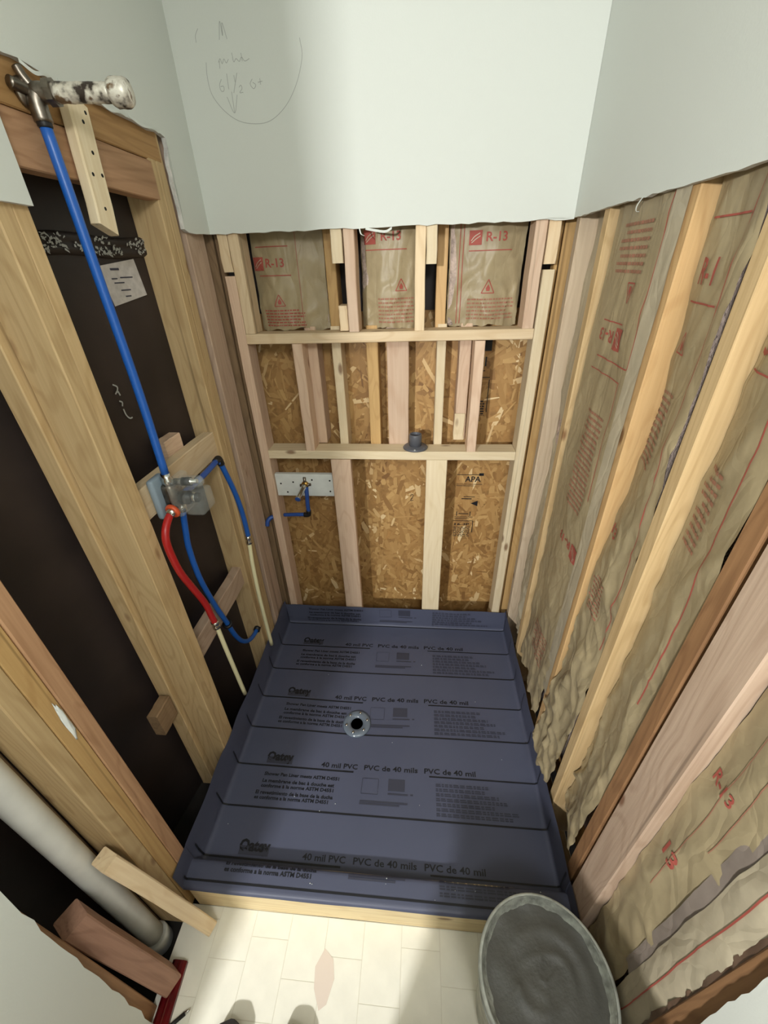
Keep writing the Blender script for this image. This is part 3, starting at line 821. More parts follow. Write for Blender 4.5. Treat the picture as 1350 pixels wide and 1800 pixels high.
# bay 1
sh1 = Sheet('right', .982, 1.322, .275, 1.97, lambda t, s: .010-.006*t+.016*max(0, .22-s)/.22*.8, .011, 50, bulge=.004, bot=.03, lowcrumple=1.4)
e1 = batt('wide flat paper batt between knotty and orange studs printed upside down', sh1, 'kraft', GR, ((.515, .985, .27), (.58, 1.33, 1.97)))
shf = Sheet('right', .957, 1.012, .45, 1.94, lambda t, s: .0235, .002, 58)
of = shf.build(e1, M['kraft2']); of.name = 'stapling_flange'
put_bars(sh1, e1, [(1.026, 1.57, 1.029, 1.94), (1.03, 1.568, 1.23, 1.571), (1.12, 1.655, 1.245, 1.658), (1.05, 1.20, 1.0525, 1.535), (1.05, 1.533, 1.25, 1.5355)], M['redink'], 'rule')
put(sh1, e1, 'R-13', 1.165, 1.637, .085, .03, M['redink'], flip=True); logo(sh1, e1, 1.125, 1.622, .05)
put_bars(sh1, e1, para(1.09, 1.25, 1.765, 1.875, 7, 50), M['fadedred'])
put_bars(sh1, e1, para(1.085, 1.20, 1.13, 1.44, 19, 51), M['fadedred'])
warn(sh1, e1, 1.13, 1.745, .045, flip=True)
put(sh1, e1, 'R-13', 1.10, 1.02, .085, .03, M['redink'], flip=True); logo(sh1, e1, 1.065, 1.0, .05)
put_bars(sh1, e1, para(1.06, 1.2, .45, .60, 9, 52), M['fadedred'])
# bay 2
sh2 = Sheet('right', .748, .928, .235, 1.97, lambda t, s: .014-.052*max(0, t-.15)*(.12+.88*math.exp(-((s-.72)/.23)**2)), .020, 60, bulge=.004, bot=.03, lowcrumple=1.3, edge=2.4, cr=1.5)
e2 = batt('crumpled torn paper batt between the orange and rough edged studs', sh2, 'kraft', GR, ((.53, .75, .25), (.58, .93, 1.97)))
put_bars(sh2, e2, [(.775, .9, .778, 1.93), (.79, 1.722, .91, 1.725), (.79, 1.85, .905, 1.853)], M['redink'], 'rule')
put(sh2, e2, 'R-1', .90, 1.752, .06, .042, M['redink'])
warn(sh2, e2, .875, 1.635, .04)
put_bars(sh2, e2, para(.84, .91, 1.40, 1.57, 12, 60), M['fadedred'])
put_bars(sh2, e2, para(.83, .90, .95, 1.08, 9, 61), M['fadedred']); put(sh2, e2, '13', .915, 1.19, .045, .03, M['redink'])
# bay 3
sh3 = Sheet('right', .545, .702, .29, 1.97, lambda t, s: .010-.03*t, .016, 70, bulge=.006, bot=.03, lowcrumple=1.3)
e3 = batt('pale creased paper batt between the rough edged and reddish studs', sh3, 'kraft', GR, ((.53, .55, .3), (.58, .70, 1.97)))
put_bars(sh3, e3, [(.585, .95, .588, 1.8), (.63, 1.645, .69, 1.648), (.62, 1.77, .69, 1.773)], M['redink'], 'rule')
put(sh3, e3, '3', .688, 1.668, .028, .042, M['redink'])
put_bars(sh3, e3, para(.63, .685, 1.33, 1.50, 10, 70), M['fadedred'])
# strip bay 4 behind the post
sh4 = Sheet('right', .470, .506, .3, 1.97, lambda t, s: -.012, .010, 80, bot=.02)
e4 = batt('narrow dark paper strip between reddish stud and flat post', sh4, 'kraft', GR)
# bay 5, below and in front of the post: two overlapping sheets with a gap
sh5 = Sheet('right', .284, .404, .06, 1.97, lambda t, s: .002-.018*t*0, .012, 90, bulge=.006, bot=.02, lowcrumple=.6)
e5 = batt('paper facing strip right below the flat post with red lettering', sh5, 'kraft', GR, ((.53, .215, .06), (.58, .40, 1.97)))
put(sh5, e5, 'R-13', .385, 1.06, .05, .03, M['redink'], flip=False)
put_bars(sh5, e5, [(.318, .95, .3195, 1.9), (.352, .7, .3535, 1.9)], M['fadedred'], 'rule')
put(sh5, e5, '13', .375, .80, .035, .045, M['redink'])
sh6 = Sheet('right', .205, .274, .03, 1.97, lambda t, s: .008, .012, 95, bulge=.004, bot=.02)
M['seam'] = kraft('grey_seam_paper', S(142, 130, 120)); M['darkpaper'] = kraft('dark_torn_paper', S(104, 82, 66))
shg = Sheet('right', .262, .300, .42, 1.97, lambda t, s: .006, .003, 97, bot=.05)
og = shg.build(e5, M['seam']); og.name = 'seam_strip'
shd = Sheet('right', .160, .209, .0, 1.97, lambda t, s: .006+.004*t, .016, 99, edge=3.0, cr=2.0)
ed_ = batt('dark torn brown paper curling beside the lower drywall edge', shd, 'darkpaper', GR)
e6 = batt('lowest pale paper facing strip next to the bucket', sh6, 'kraft2', GR)
put_bars(sh6, e6, [(.236, .3, .2385, 1.6)], M['redink'], 'rule')

# ================================================================== SHOWER PAN LINER
UL, UR, VB, VF = -.712, .474, 1.588, .492
ZB, CT, CW = .082, .147, .081
def zb_(x, y):
    d = math.hypot(x+.252, (y-1.023))
    return ZB - .014*math.exp(-(d/.25)**2)
def upath(u):
    if u < UL: return UL-.05*(UL-u), UL-u
    if u > UR: return UR-.03*(u-UR), u-UR
    return u, 0.0
def vpath(v):
    h = CT-ZB
    if v > VB: return VB, v-VB
    if v >= VF: return v, 0.0
    if v > VF-h: return VF, VF-v
    if v > VF-h-CW: return VF-(VF-h-v), h
    return VF-CW, h-(VF-h-CW-v)
def smooth1(fn, x, w=.011, n=5):
    A = [fn(x+w*(2*i/(n-1)-1)) for i in range(n)]
    return sum(a for a, _ in A)/n, sum(b for _, b in A)/n
def liner_pt(u, v, off=0.0):
    X, hu = smooth1(upath, u); Y, hv = smooth1(vpath, v)
    if v < VF: z = max(hv, hu)+ZB
    else: z = max(hv, hu)+zb_(X, Y)
    w = .0035*noise.noise(Vector((u*7, v*7, 3)))
    k = min(1, max(hu, 0)/.05)
    X += w*k*(1.6 if u < 0 else -1.6)+(.010*k*noise.noise(Vector((0, v*5, 9))) if u < 0 else 0)*1.0
    if v > VB: Y += w*min(1, hv/.05)*1.5
    p = Vector((X, Y, z))
    if off:
        # outward (visible) side
        if hv > .02 and v > VB: p.y -= off
        elif u < UL-.012: p.x += off
        elif u > UR+.012: p.x -= off
        else: p.z += off
        if v < VF-(CT-ZB)-CW: p.y -= off
    return p
lin = empty('shower_pan_liner', (-.12, 1.0, ZB)); tag(lin, 'dark blue grey vinyl shower pan liner with black print covering the alcove floor', 'pan liner')
us = [UL-.158+i*.0085 for i in range(int((UR-UL+.305)/.0085)+1)]
vs = [.336+i*.0085 for i in range(int((VB+.14-.336)/.0085)+1)]
V_, F_ = [], []
for i, u in enumerate(us):
    for k, v in enumerate(vs):
        uu, vv = u, v
        if k == len(vs)-1: vv += .008*noise.noise(Vector((u*6, 1, 1)))
        if i == 0: uu += .012*noise.noise(Vector((v*6, 2, 1)))
        if k == 0: vv += .006*noise.noise(Vector((u*5, 5, 1)))
        V_.append(liner_pt(uu, vv))
nv = len(vs)
for i in range(len(us)-1):
    for k in range(nv-1):
        q = i*nv+k; F_.append((q, q+nv, q+nv+1, q+1))
mem = add('membrane', pyd('liner', V_, F_), M['liner'], lin, smooth=True)
lp = lambda a, b: liner_pt(a, b, .0016)
def lbars(lst, mat, name='print', stuff=True):
    v, f = bars(lst); o = on_surface(name, v, f, lp, mat, mem, .03)
    if stuff: o['kind'] = 'stuff'
    return o
def ltext(body, a, b, w, h, mat, bold=True, name='lettering'):
    v, f = text2d(body, bold)
    return on_surface(name, [(a+x*w, b+y*h) for x, y in v], f, lp, mat, mem, .03)
LT = ['Shower Pan Liner meets ASTM D4551', 'La membrane de bac à douche est', 'conforme à la norme ASTM D4551', 'El revestimiento de la base de la ducha', 'es conforme a la norma ASTM D4551']
for j in range(-1, 4):
    y0 = 1.123-.302*(j-1) if j >= 0 else 1.727
    y0 = 1.425-.302*j            # underlined heading row of this repeat
    yl = y0-.148                 # full-width rule
    rnd = random.Random(j+40)
    if y0 < VB:
        lbars([(-.80, y0-.003, -.238, y0+.003)], M['ink'], 'rule', False)
        lbars([(.062, y0-.0025, .60, y0+.0025)], M['ink'], 'rule', False)
        # brand mark: heavy lettering on a dark block
        lbars([(-.597, y0+.010, -.492, y0+.036)], M['greyink'], 'logo_block', False)
        ltext('Oatey', -.600, y0+.010, .110, .046, M['ink'], bold=.045)
        ltext('40 mil PVC', -.372, y0+.010, .148, .020, M['ink'])
        ltext('PVC de 40 mils', -.197, y0+.010, .214, .020, M['ink'])
        ltext('PVC de 40 mil', .043, y0+.010, .200, .020, M['ink'])
    lbars([(-.80, yl-.003, .56, yl+.003)], M['ink'], 'rule', False)
    rows = [y0-.037, y0-.062, y0-.080, y0-.104, y0-.121]
    for r_, (tx, yy) in enumerate(zip(LT, rows)):
        a = -.590 if r_ < 3 else -.603
        ltext(tx, a, yy, (.30 if r_ in (0, 3) else .285), .013, M['ink'], bold=.03)
    lbars([(-.096, y0-.060, -.032, y0-.018)], M['greyink'], 'symbol_block', False)
    lbars([(-.096, y0-.074, -.02, y0-.068), (-.2, y0-.112, -.05, y0-.106), (-.2, y0-.104, -.02, y0-.098), (-.01, y0-.073, 0, y0-.067)], M['greyink'])
    v, f = outline([(-.198, y0-.075), (-.135, y0-.075), (-.135, y0-.02), (-.198, y0-.02)], .0015)
    on_surface('symbol_frame', v, f, lp, M['greyink'], mem, .03)
    q = []
    for r_ in range(7):
        yy = y0-.034-.0165*r_; a = .087; end = [.29, .27, .32, .35, .30, .385, .36][r_]
        while a < end:
            w = rnd.uniform(.008, .026); q.append((a, yy, min(a+w, end), yy+.0042)); q.append((a, yy+.0065, min(a+w*.9, end), yy+.0105)); a += w+.0035
    lbars(q, M['greyink'])

# drain: clear plastic clamping ring with bolts
dz = zb_(-.252, 1.023)+.001
dr = empty('shower_drain', (-.252, 1.023, dz)); tag(dr, 'round clear plastic clamping drain with bright bolts in the liner', 'drain')
fl = add('flange', lathe_mesh([(.026, .001), (.030, .009), (.052, .009), (.060, .005), (.062, .0), (.026, .0)], 40, at=(-.252, 1.023, dz), closed=True), M['drain'], dr, smooth=True)
add('hole', lathe_mesh([(.0255, .0022), (.0, .0022)], 32, at=(-.252, 1.023, dz)), M['hole'], dr)
for k in range(6):
    a = k*math.pi/3+.3
    add('bolt', lathe_mesh([(.006, .0), (.006, .004), (.004, .0065), (.0, .007)], 12, at=(-.252+.046*math.cos(a), 1.023+.046*math.sin(a), dz+.008)), M['chrome'], fl, smooth=True)

# curb under the liner
cu = empty('shower_curb', (-.12, .45, 0)); tag(cu, 'pale lumber curb under the front edge of the liner', 'curb')
board('curb_board', cu, M['curb'], (-.700, .4150, .0), (.462, .4525, .143), 'X')
board('curb_board', cu, M['curb'], (-.700, .4530, .0), (.462, .4900, .143), 'X')
# mortar bed that carries the liner
bed = add('mortar_bed', pyd('bed', [(-.70, .492, -.03), (.465, .492, -.03), (.465, 1.585, -.03), (-.70, 1.585, -.03), (-.70, .492, .06), (.465, .492, .06), (.465, 1.585, .06), (-.70, 1.585, .06)],
          [(3, 2, 1, 0), (4, 5, 6, 7), (0, 1, 5, 4), (1, 2, 6, 5), (2, 3, 7, 6), (3, 0, 4, 7)]), M['subfloor'])
tag(bed, 'sloped mortar bed hidden under the pan liner', kind='structure')

# ================================================================== PLUMBING
# shower arm outlet
sa = empty('showerhead_stub', (-.70, .962, 2.08)); tag(sa, 'corroded stub of a shower arm sticking out of the header', 'shower arm')
add('drop_ear_plate', lathe_mesh([(.0, 0), (.022, 0), (.022, .006), (.014, .010), (.0, .010)], 20, axis=(1, 0, 0), at=(-.7185, .958, 2.08)), M['dullmetal'], sa, smooth=True)
tube('ear', [(-.712, .925, 2.086), (-.708, .945, 2.083), (-.70, .965, 2.08)], .009, M['dullmetal'], sa)
tube('ear', [(-.712, .955, 2.113), (-.708, .957, 2.10), (-.70, .962, 2.085)], .008, M['dullmetal'], sa)
add('elbow', tube_mesh(catmull([(-.700, .960, 2.040), (-.700, .960, 2.066), (-.696, .963, 2.079), (-.682, .966, 2.080), (-.665, .968, 2.080)], 6), .0155, 16), M['dullmetal'], sa, smooth=True)
add('collar', lathe_mesh([(.0, 0), (.020, 0), (.020, .012), (.0, .012)], 8, axis=(1, .1, 0), at=(-.676, .966, 2.080)), M['dullmetal'], sa)
arm_p = [Vector((-.665+.1*i/14, .968+.012*i/14, 2.080-.002*i/14)) for i in range(15)]
add('arm_pipe', tube_mesh(arm_p, .0145, 18, noisy=.06), M['corroded'], sa, smooth=True)
hx = [Vector((-.567+.034*i/5, .980+.004*i/5, 2.078)) for i in range(6)]
add('arm_cap', tube_mesh(hx, .021, 14, rfn=lambda t: .0215 if .05 < t < .9 else .018, noisy=.05), M['corroded'], sa, smooth=True)

# wooden strip with screw holes
ws = empty('wood_strip', (-.70, 1.06, 1.88)); tag(ws, 'pale wooden strip with drilled holes hanging over the header', 'wood strip')
wst = stick('strip', ws, M['cream'], (-.705, 1.046, 1.882), (-.705, 1.068, 2.10), .058, .024, up=(1, 0, 0), seed=77, skew=.25)
for y, z in [(1.082, 2.081), (1.066, 2.064), (1.066, 2.016), (1.045, 1.978), (1.075, 1.980), (1.050, 1.92)]:
    add('screw_hole', lathe_mesh([(.0, .0006), (.0036, .0005), (.0036, 0)], 10, axis=(1, 0, 0), at=(-.6927, y, z)), M['hole'], wst)

# long blue supply pipe
bp_ = empty('blue_supply_pipe', (-.70, .962, 1.30)); tag(bp_, 'long vertical blue plastic pipe from valve up to shower arm', 'pipe')
tube('pipe', [(-.700, .961, 1.322), (-.697, .963, 1.55), (-.699, .962, 1.80), (-.700, .960, 2.045)], .0105, M['bluepex'], bp_)
add('crimp_ring', lathe_mesh([(.0112, 0), (.0125, .002), (.0125, .012), (.0112, .014)], 20, at=(-.700, .960, 2.032)), M['black'], bp_, smooth=True)

# mixing valve in its clear guard
vx, vy, vz = -.705, .968, 1.255
mv = empty('shower_valve', (-.737, vy, 1.20)); tag(mv, 'shower mixing valve under a clear plastic guard on the blocking', 'shower valve')
def rbox(name, lo, hi, mat, parent, r=.01):
    bm = bmesh.new(); bmesh.ops.create_cube(bm, size=1)
    for x in bm.verts: x.co = Vector([(x.co[i]+.5)*(hi[i]-lo[i])+lo[i] for i in range(3)])
    bmesh.ops.bevel(bm, geom=bm.edges[:], offset=r, segments=3, affect='EDGES', profile=.5)
    me = bpy.data.meshes.new(name); bm.to_mesh(me); bm.free()
    return add(name, me, mat, parent, smooth=True)
rbox('back_plate', (-.736, vy-.052, 1.196), (-.716, vy+.01, 1.318), M['greyplastic'], mv, .008)
rbox('valve_body', (-.722, vy-.026, 1.212), (-.684, vy+.030, 1.292), M['dullmetal'], mv, .012)
add('top_port', lathe_mesh([(.0, 0), (.016, 0), (.016, .018), (.013, .022), (.013, .034), (.0, .034)], 20, at=(-.700, .961, 1.288)), M['chrome'], mv, smooth=True)
add('bottom_port', lathe_mesh([(.0, 0), (.014, 0), (.014, .03), (.0, .03)], 20, at=(-.715, 1.004, 1.175)), M['chrome'], mv, smooth=True)
add('hot_ring', lathe_mesh([(.012, 0), (.020, 0), (.022, .006), (.020, .012), (.012, .012)], 24, axis=(-.25, -1, -.25), at=(-.690, .934, 1.222), closed=True), M['orangeclip'], mv, smooth=True)
add('hot_port', lathe_mesh([(.0, 0), (.012, 0), (.012, .03), (.0, .03)], 20, axis=(-.25, -1, -.25), at=(-.688, .942, 1.224)), M['chrome'], mv, smooth=True)
add('stem', lathe_mesh([(.0, 0), (.010, 0), (.010, .050), (.007, .052), (.007, .066), (.0, .067)], 20, axis=(1, .05, 0), at=(-.690, .975, 1.290)), M['chrome'], mv, smooth=True)
add('stem_sleeve', lathe_mesh([(.0105, 0), (.0122, 0), (.0122, .026), (.0105, .026)], 20, axis=(1, .05, 0), at=(-.668, .976, 1.290), closed=True), M['black'], mv, smooth=True)
add('cartridge', lathe_mesh([(.0, 0), (.020, 0), (.020, .03), (.014, .035), (.014, .056), (.0, .058)], 24, axis=(1, .05, 0), at=(-.690, .975, 1.238)), M['black'], mv, smooth=True)
add('cartridge_cap', lathe_mesh([(.0, 0), (.0145, 0), (.0145, .012), (.010, .018), (.0, .018)], 24, axis=(1, .05, 0), at=(-.655, .977, 1.238)), M['chrome'], mv, smooth=True)
rbox('guard_base', (-.694, vy-.040, 1.196), (-.664, vy+.046, 1.312), M['clear'], mv, .012)
rbox('guard_dome', (-.664, vy-.032, 1.197), (-.604, vy+.046, 1.266), M['clear'], mv, .013)
add('guard_tube', lathe_mesh([(.015, 0), (.0175, 0), (.0175, .055), (.010, .064), (.0, .066), (.0, .064), (.0085, .062), (.015, .054)], 24, axis=(1, .05, 0), at=(-.672, .976, 1.290)), M['clear'], mv, smooth=True)

# hot pipe
hp = empty('hot_water_pipe', (-.70, .95, .337)); tag(hp, 'red plastic pipe joined to a cream pipe below the valve', 'pipe')
tube('red_pipe', [(-.694, .936, 1.219), (-.697, .905, 1.207), (-.698, .876, 1.178), (-.699, .868, 1.133), (-.700, .879, 1.041), (-.700, .909, .945), (-.700, .938, .856), (-.700, .948, .785), (-.700, .954, .744)], .0105, M['redpex'], hp)
add('crimp_ring', lathe_mesh([(.011, 0), (.0135, .001), (.0135, .011), (.0115, .014), (.0115, .020), (.0135, .022), (.0135, .032), (.011, .033)], 22, axis=(-.0, -.03, 1), at=(-.700, .955, .722)), M['chrome'], hp, smooth=True)
tube('cream_pipe', [(-.700, .956, .735), (-.700, .966, .572), (-.700, .986, .30)], .0080, M['cpvc'], hp)
# cold pipe
cp = empty('cold_water_pipe', (-.745, 1.272, .338)); tag(cp, 'blue plastic pipe looping from valve through the lower blocking', 'pipe')
tube('blue_pipe', [(-.715, 1.004, 1.18), (-.728, 1.003, 1.10), (-.735, 1.0, 1.032), (-.738, 1.006, .906), (-.739, 1.035, .76), (-.740, 1.074, .622), (-.743, 1.092, .56), (-.745, 1.118, .485), (-.748, 1.155, .418), (-.75, 1.208, .365), (-.75, 1.272, .342), (-.752, 1.31, .345)], .0095, M['bluepex'], cp)
add('grommet', lathe_mesh([(.0100, 0), (.018, .0), (.020, .007), (.018, .014), (.0100, .014)], 24, axis=(.05, -.35, 1), at=(-.741, 1.082, .598), closed=True), M['black'], cp, smooth=True)
add('coupling', lathe_mesh([(.0, 0), (.015, 0), (.015, .03), (.0, .03)], 18, axis=(0, 1, .1), at=(-.75, 1.285, .340)), M['black'], cp, smooth=True)
# feed pipe for the second outlet: blue elbow joined to cream riser
fp = empty('riser_pipe', (-.705, 1.307, .25)); tag(fp, 'blue pipe bend joined to a tall cream riser beside corner stud', 'pipe')
tube('blue_pipe', [(-.716, 1.02, 1.222), (-.710, 1.09, 1.220), (-.706, 1.175, 1.224), (-.705, 1.255, 1.229)], .0095, M['bluepex2'], fp)
tube('blue_pipe', [(-.705, 1.268, 1.222), (-.7045, 1.288, 1.165), (-.704, 1.318, 1.068), (-.704, 1.336, .966), (-.705, 1.341, .855), (-.705, 1.338, .83)], .0100, M['bluepex'], fp)
add('elbow', tube_mesh(catmull([(-.705, 1.242, 1.229), (-.705, 1.262, 1.231), (-.705, 1.270, 1.224), (-.7048, 1.276, 1.204)], 5), .0122, 14), M['black'], fp, smooth=True)
add('crimp_ring', lathe_mesh([(.010, 0), (.013, .001), (.013, .012), (.011, .016), (.011, .022), (.013, .026), (.013, .038), (.010, .039)], 22, axis=(0, .05, 1), at=(-.705, 1.334, .812)), M['chrome'], fp, smooth=True)
tube('cream_pipe', [(-.705, 1.335, .818), (-.705, 1.316, .692), (-.705, 1.306, .502), (-.705, 1.308, .22)], .0085, M['cpvc'], fp)

# outlet board on the back wall
ob = empty('outlet_board', (-.516, 1.63, .885)); tag(ob, 'white painted board with screw holes between back studs', 'board')
obp = rbox('panel', (-.655, 1.618, .886), (-.386, 1.640, .998), M['whiteboard'], ob, .002)
for x, z in [(-.632, .950), (-.573, .958), (-.484, .970), (-.402, .967), (-.606, .906), (-.404, .912)]:
    add('screw_hole', lathe_mesh([(.0, .0008), (.0042, .0006), (.0042, 0)], 10, axis=(0, -1, 0), at=(x, 1.6178, z)), M['hole'], obp)
so = empty('tub_outlet_pipe', (-.52, 1.61, .79)); tag(so, 'brass drop ear outlet with chrome stub and blue elbow pipe on white board', 'pipe fitting')
add('drop_ear', lathe_mesh([(.0, 0), (.017, 0), (.017, .010), (.012, .014), (.0, .014)], 18, axis=(0, -1, 0), at=(-.517, 1.6178, .948)), M['brass'], so, smooth=True)
tube('ear', [(-.517, 1.612, .948), (-.516, 1.613, .985)], .007, M['dullmetal'], so, straight=True)
tube('ear', [(-.54, 1.612, .944), (-.490, 1.612, .950)], .007, M['dullmetal'], so, straight=True)
tube('stub', [(-.519, 1.606, .946), (-.524, 1.585, .935), (-.534, 1.530, .917)], .0115, M['chrome'], so)
add('stub_mouth', lathe_mesh([(.0, .0), (.0105, .0), (.0125, -.001), (.0125, -.004)], 18, axis=(-.15, -1, -.32), at=(-.5345, 1.528, .9165)), M['bluepex2'], so)
tube('blue_pipe', [(-.512, 1.606, .940), (-.513, 1.606, .90), (-.517, 1.608, .85), (-.518, 1.61, .800)], .0098, M['bluepex2'], so)
tube('blue_pipe', [(-.522, 1.61, .788), (-.56, 1.612, .787), (-.60, 1.616, .783), (-.645, 1.622, .777)], .0090, M['bluepex2'], so)
add('elbow', tube_mesh(catmull([(-.518, 1.61, .812), (-.519, 1.61, .795), (-.524, 1.61, .788), (-.542, 1.611, .787)], 5), .0118, 14), M['black'], so, smooth=True)
tube('blue_pipe', [(-.697, 1.612, .772), (-.712, 1.602, .768), (-.722, 1.592, .755), (-.725, 1.585, .735)], .010, M['bluepex2'], so)

# grey pipe flange on the lower crosspiece
gf = empty('pipe_flange', (-.016, 1.645, 1.1195)); tag(gf, 'grey plastic pipe flange standing on the lower crosspiece', 'pipe flange')
gat = (-.016, 1.642, 1.1195)
add('disc', lathe_mesh([(.021, 0), (.052, 0), (.053, .004), (.048, .009), (.030, .011), (.026, .013), (.021, .013)], 40, at=gat, closed=True), M['grey_pvc'], gf, smooth=True)
add('collar', lathe_mesh([(.021, .010), (.0265, .012), (.0265, .060), (.0255, .062), (.022, .062), (.021, .060)], 40, at=gat, closed=True), M['grey_pvc'], gf, smooth=True)
add('bolt_hole', lathe_mesh([(.0, .0008), (.004, .0006), (.004, 0)], 10, axis=(0, -.6, 1), at=(-.018, 1.594, 1.1275)), M['scuff'], gf)

# white drain pipe on the left
dp = empty('drain_pipe', (-.80, .33, 0)); tag(dp, 'thick white plastic drain pipe standing by the left studs', 'pipe')
tube('pipe', [(-.803, .330, .03), (-.803, .330, 1.2), (-.803, .330, 2.5)], .0285, M['whitepipe'], dp, n=10, sides=24)
add('coupling', lathe_mesh([(.0, 0), (.037, 0), (.037, .055), (.034, .060), (.029, .060), (.0, .060)], 28, at=(-.803, .330, -.045)), M['whitepipe'], dp, smooth=True)

# ================================================================== LOOSE THINGS
bs = empty('lumber_offcut', (-.64, .37, 0)); tag(bs, 'pale lumber offcut leaning from the stud bay onto the floor', 'lumber offcut')
stick('piece', bs, M['pale'], (-.736, .336, .60), (-.642, .364, .022), .050, .038, up=(.35, 1, .1), seed=5)
rb = empty('lumber_offcut', (-.70, .24, 0)); tag(rb, 'reddish brown lumber offcut leaning beside the white drain pipe', 'lumber offcut')
stick('piece', rb, M['redblock'], (-.768, .240, .555), (-.706, .242, .026), .056, .052, up=(.5, 1, .1), seed=6)

rl = empty('red_bar', (-.69, .22, .002)); tag(rl, 'glossy dark red metal bar lying on floor by left wall', 'metal bar')
def bar_mesh():
    prof = [(-.024, 0), (.020, 0), (.020, .012), (.012, .020), (-.014, .020), (-.024, .012)]
    v, f = [], []
    L_ = [(-.10, 0), (.285, 0)]
    for y, s in L_:
        for x, z in prof: v.append((-.690+x+(.22-y)*.05, y, z+.0016))
    n = len(prof)
    for k in range(n): f.append((k, (k+1) % n, n+(k+1) % n, n+k))
    f.append(tuple(reversed(range(n)))); f.append(tuple(range(n, 2*n)))
    return pyd('bar', v, f)
add('bar', bar_mesh(), M['redmetal'], rl)
add('rib', tube_mesh([Vector((-.690+(.22-y)*.05, y, .0212)) for y in (-.10, .09, .283)], .004, 8), M['redmetal'], rl, smooth=True)
pn = empty('pen', (-.64, .18, .001)); tag(pn, 'dark metal pen lying on the floor near red bar', 'pen')
tube('barrel', [(-.70, .132, .0065), (-.632, .188, .0065)], .0050, M['black'], pn, straight=True)
add('tip', tube_mesh([Vector((-.632, .188, .0065)), Vector((-.624, .1946, .0062)), Vector((-.620, .198, .0058))], .004, 12, rfn=lambda t: .0050-.0034*t), M['chrome'], pn, smooth=True)

# bucket of mortar
BX, BY = .318, .262
bk = empty('bucket', (BX, BY, 0)); tag(bk, 'tall plastic bucket with mortar smeared rim standing before the curb', 'bucket')
prof = [(.0, .003), (.124, .003), (.130, .006), (.1455, .33), (.1465, .352), (.1475, .352), (.154, .356), (.1555, .362), (.1545, .367), (.1495, .369), (.1455, .366), (.1440, .36), (.1425, .33), (.127, .014), (.0, .012)]
add('body', lathe_mesh(prof, 64, at=(BX, BY, .0016)), M['plastic_bucket'], bk, smooth=True)
for zz in (.30, .325):
    add('rib', lathe_mesh([(.1435, zz), (.1500, zz), (.1510, zz+.004), (.1500, zz+.007), (.1440, zz+.007)], 64, at=(BX, BY, 0), closed=True), M['plastic_bucket'], bk, smooth=True)
for s in (-1, 1):
    add('handle_ear', lathe_mesh([(.0, 0), (.018, 0), (.016, .008), (.0, .010)], 16, axis=(s*.3, -s, 0), at=(BX+s*.3*.140, BY-s*.140, .305)), M['plastic_bucket'], bk, smooth=True)
hp_ = []
for i in range(21):
    t = -1+2*i/20; a = math.acos(t)
    hp_.append(Vector((BX+.3*.152*t+.155*math.sin(a)*-.29, BY-t*.145-.155*math.sin(a), .305-.165*math.sin(a)*.75)))
add('bail_handle', tube_mesh(hp_, .0022, 8), M['dullmetal'], bk, smooth=True)
v, f = [], []
nr, na = 26, 64
v.append((BX, BY, .352))
def mz(x, y):
    r = math.hypot(x, y); a = math.atan2(y, x)
    z = .349+.004*noise.noise(Vector((x*18, y*18, 1)))
    z += .005*math.exp(-((r-.055-.012*math.sin(a*2+1))/.010)**2)*(.6+.4*math.sin(a*1.5))
    z += .0035*math.exp(-((r-.095-.01*math.sin(a+2))/.012)**2)*(.5+.5*math.sin(a+.6))
    z += .004*max(0, ridge(x*24, y*24, 4)-.5)*math.exp(-(r/.06)**2)
    z += .006*max(0, (r-.125)/.02)*(.5+noise.noise(Vector((a*5, 0, 2))))
    return z
for i in range(1, nr+1):
    r = .1440*i/nr
    for k in range(na):
        a = 2*math.pi*k/na; x, y = r*math.cos(a), r*math.sin(a)
        v.append((BX+x, BY+y, mz(x, y)))
for k in range(na): f.append((0, 1+k, 1+(k+1) % na))
for i in range(nr-1):
    for k in range(na):
        q = 1+i*na; f.append((q+k, q+na+k, q+na+(k+1) % na, q+(k+1) % na))
cv, cf = [], []
for k in range(96):
    a = 2*math.pi*k/96
    n1 = noise.noise(Vector((math.cos(a)*5, math.sin(a)*5, 3))); n2 = noise.noise(Vector((math.cos(a)*13, math.sin(a)*13, 8)))
    r0 = .1345+.004*n1+.003*n2; zt = .360+.004*n1
    for r, z in [(.1455, .3705), (.150, .3725), (.1475, .3715), (.1435, zt+.004), (.1405+.001*n2, zt-.002+.002*n2), (r0, .350), (r0-.004, .3465)]:
        cv.append((BX+r*math.cos(a), BY+r*math.sin(a), z))
for k in range(96):
    for i in range(2, 6):
        q = k*7+i; w = ((k+1) % 96)*7+i; cf.append((q, w, w+1, q+1))
o = add('mortar_crust', pyd('crust', cv, cf), M['crust'], bk, smooth=True); o['label'] = 'pale dried mortar crust inside the rim'
mo = add('wet_mortar', pyd('mortar', v, f), M['mortar'], None, smooth=True); tag(mo, 'wet grey mortar filling the bucket', 'mortar', kind='stuff')

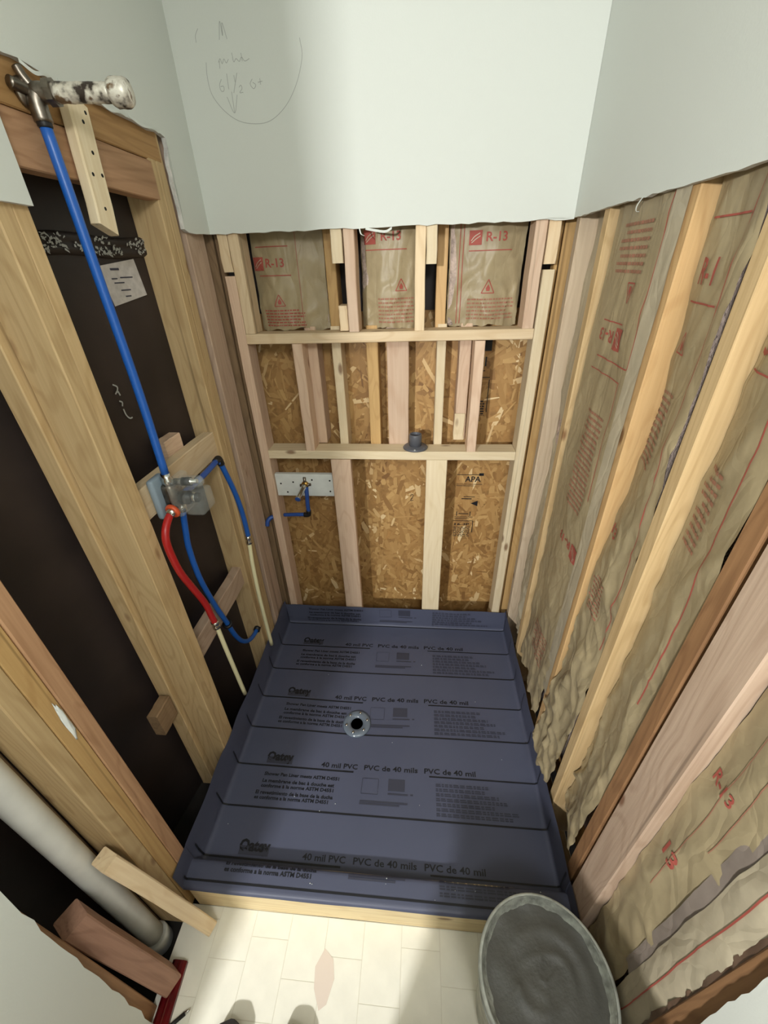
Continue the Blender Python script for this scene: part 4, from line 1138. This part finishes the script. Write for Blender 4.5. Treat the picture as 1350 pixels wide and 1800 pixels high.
# shoes at the very bottom of the view
def shoe(label, x, ytoe, mat, rot):
    e = empty('shoe', (x, ytoe-.14, 0)); tag(e, label, 'shoe', 'pair of shoes')
    L_ = .285
    secs = [(0, .006, .02), (.012, .030, .042), (.04, .042, .058), (.09, .048, .075), (.14, .044, .095), (.19, .038, .105), (.24, .037, .105), (.275, .030, .10), (.285, .012, .08)]
    def loft(z0, zfn, wf, nm, mt):
        v, f = [], []; ns = 14
        for d, w, h in secs:
            y = ytoe-d
            hh = zfn(h)
            for k in range(ns):
                a = 2*math.pi*k/ns
                cx, cz = math.cos(a), math.sin(a)
                v.append((x+rot*d+w*wf*math.copysign(abs(cx)**.7, cx), y, z0+hh*(.5+.5*math.copysign(abs(cz)**.75, cz))))
        n = len(secs)
        for i in range(n-1):
            for k in range(ns): f.append((i*ns+k, i*ns+(k+1) % ns, (i+1)*ns+(k+1) % ns, (i+1)*ns+k))
        f.append(tuple(range(ns))); f.append(tuple(reversed(range((n-1)*ns, n*ns))))
        return add(nm, pyd(nm, v, f), mt, e, smooth=True)
    loft(.0015, lambda h: .022, 1.06, 'sole', M['sole']); loft(.018, lambda h: h, .98, 'upper', mat)
    for k in range(4):
        d = .095+.022*k; zt = .018+.078+.012*k
        tube('lace', [(x+rot*d-.024, ytoe-d, zt-.004), (x+rot*d, ytoe-d, zt+.006), (x+rot*d+.024, ytoe-d, zt-.004)], .0028, M['scuff'], e, n=4, sides=8)
shoe('dark grey shoe toe at the bottom edge of the view', -.485, .186, M['shoe'], -.02)
shoe('brown shoe toe at the bottom edge of the view', -.312, .190, M['shoe2'], .02)

# ================================================================== ADDED SHADE CASTER BEHIND THE VIEWER
vn = empty('added_shade_cabinet', (.19, -.55, 0)); tag(vn, 'added unseen vanity with white top along the right wall', 'blocker')  # unseen cabinet shape put in to shade the right of floor and pan
rbox('carcass', (-.245, -.95, .0015), (.4655, -.18, .82), M['cabinet'], vn, .003)
rbox('countertop', (-.27, -.98, .8205), (.4655, -.15, .855), M['counter'], vn, .006)
for y0 in (-.93, -.585):
    d = rbox('door', (-.264, y0, .10), (-.2455, y0+.325, .78), M['cabinet'], vn, .004)
    add('knob', lathe_mesh([(.0, 0), (.006, 0), (.006, .012), (.013, .018), (.010, .026), (.0, .027)], 14, axis=(-1, 0, 0), at=(-.2645, y0+(.28 if y0 < -.7 else .045), .55)), M['chrome'], d, smooth=True)

# specks of debris on the liner
v, f = [], []
rnd = random.Random(31)
for i in range(20):
    u, w_ = rnd.uniform(-.68, .42), (rnd.uniform(.37, .42) if i % 2 else rnd.uniform(.5, 1.5))
    p = liner_pt(u, w_, .0022); r = rnd.uniform(.001, .0022)
    b0 = len(v)
    v += [p+Vector((r, 0, 0)), p+Vector((0, r, 0)), p+Vector((-r, 0, 0)), p+Vector((0, -r, 0)), p+Vector((0, 0, r))]
    f += [(b0, b0+1, b0+4), (b0+1, b0+2, b0+4), (b0+2, b0+3, b0+4), (b0+3, b0, b0+4)]
tag(add('debris_specks', pyd('specks', v, f), M['whiteboard']), 'tiny white specks of debris scattered on the pan liner', 'debris', kind='stuff')
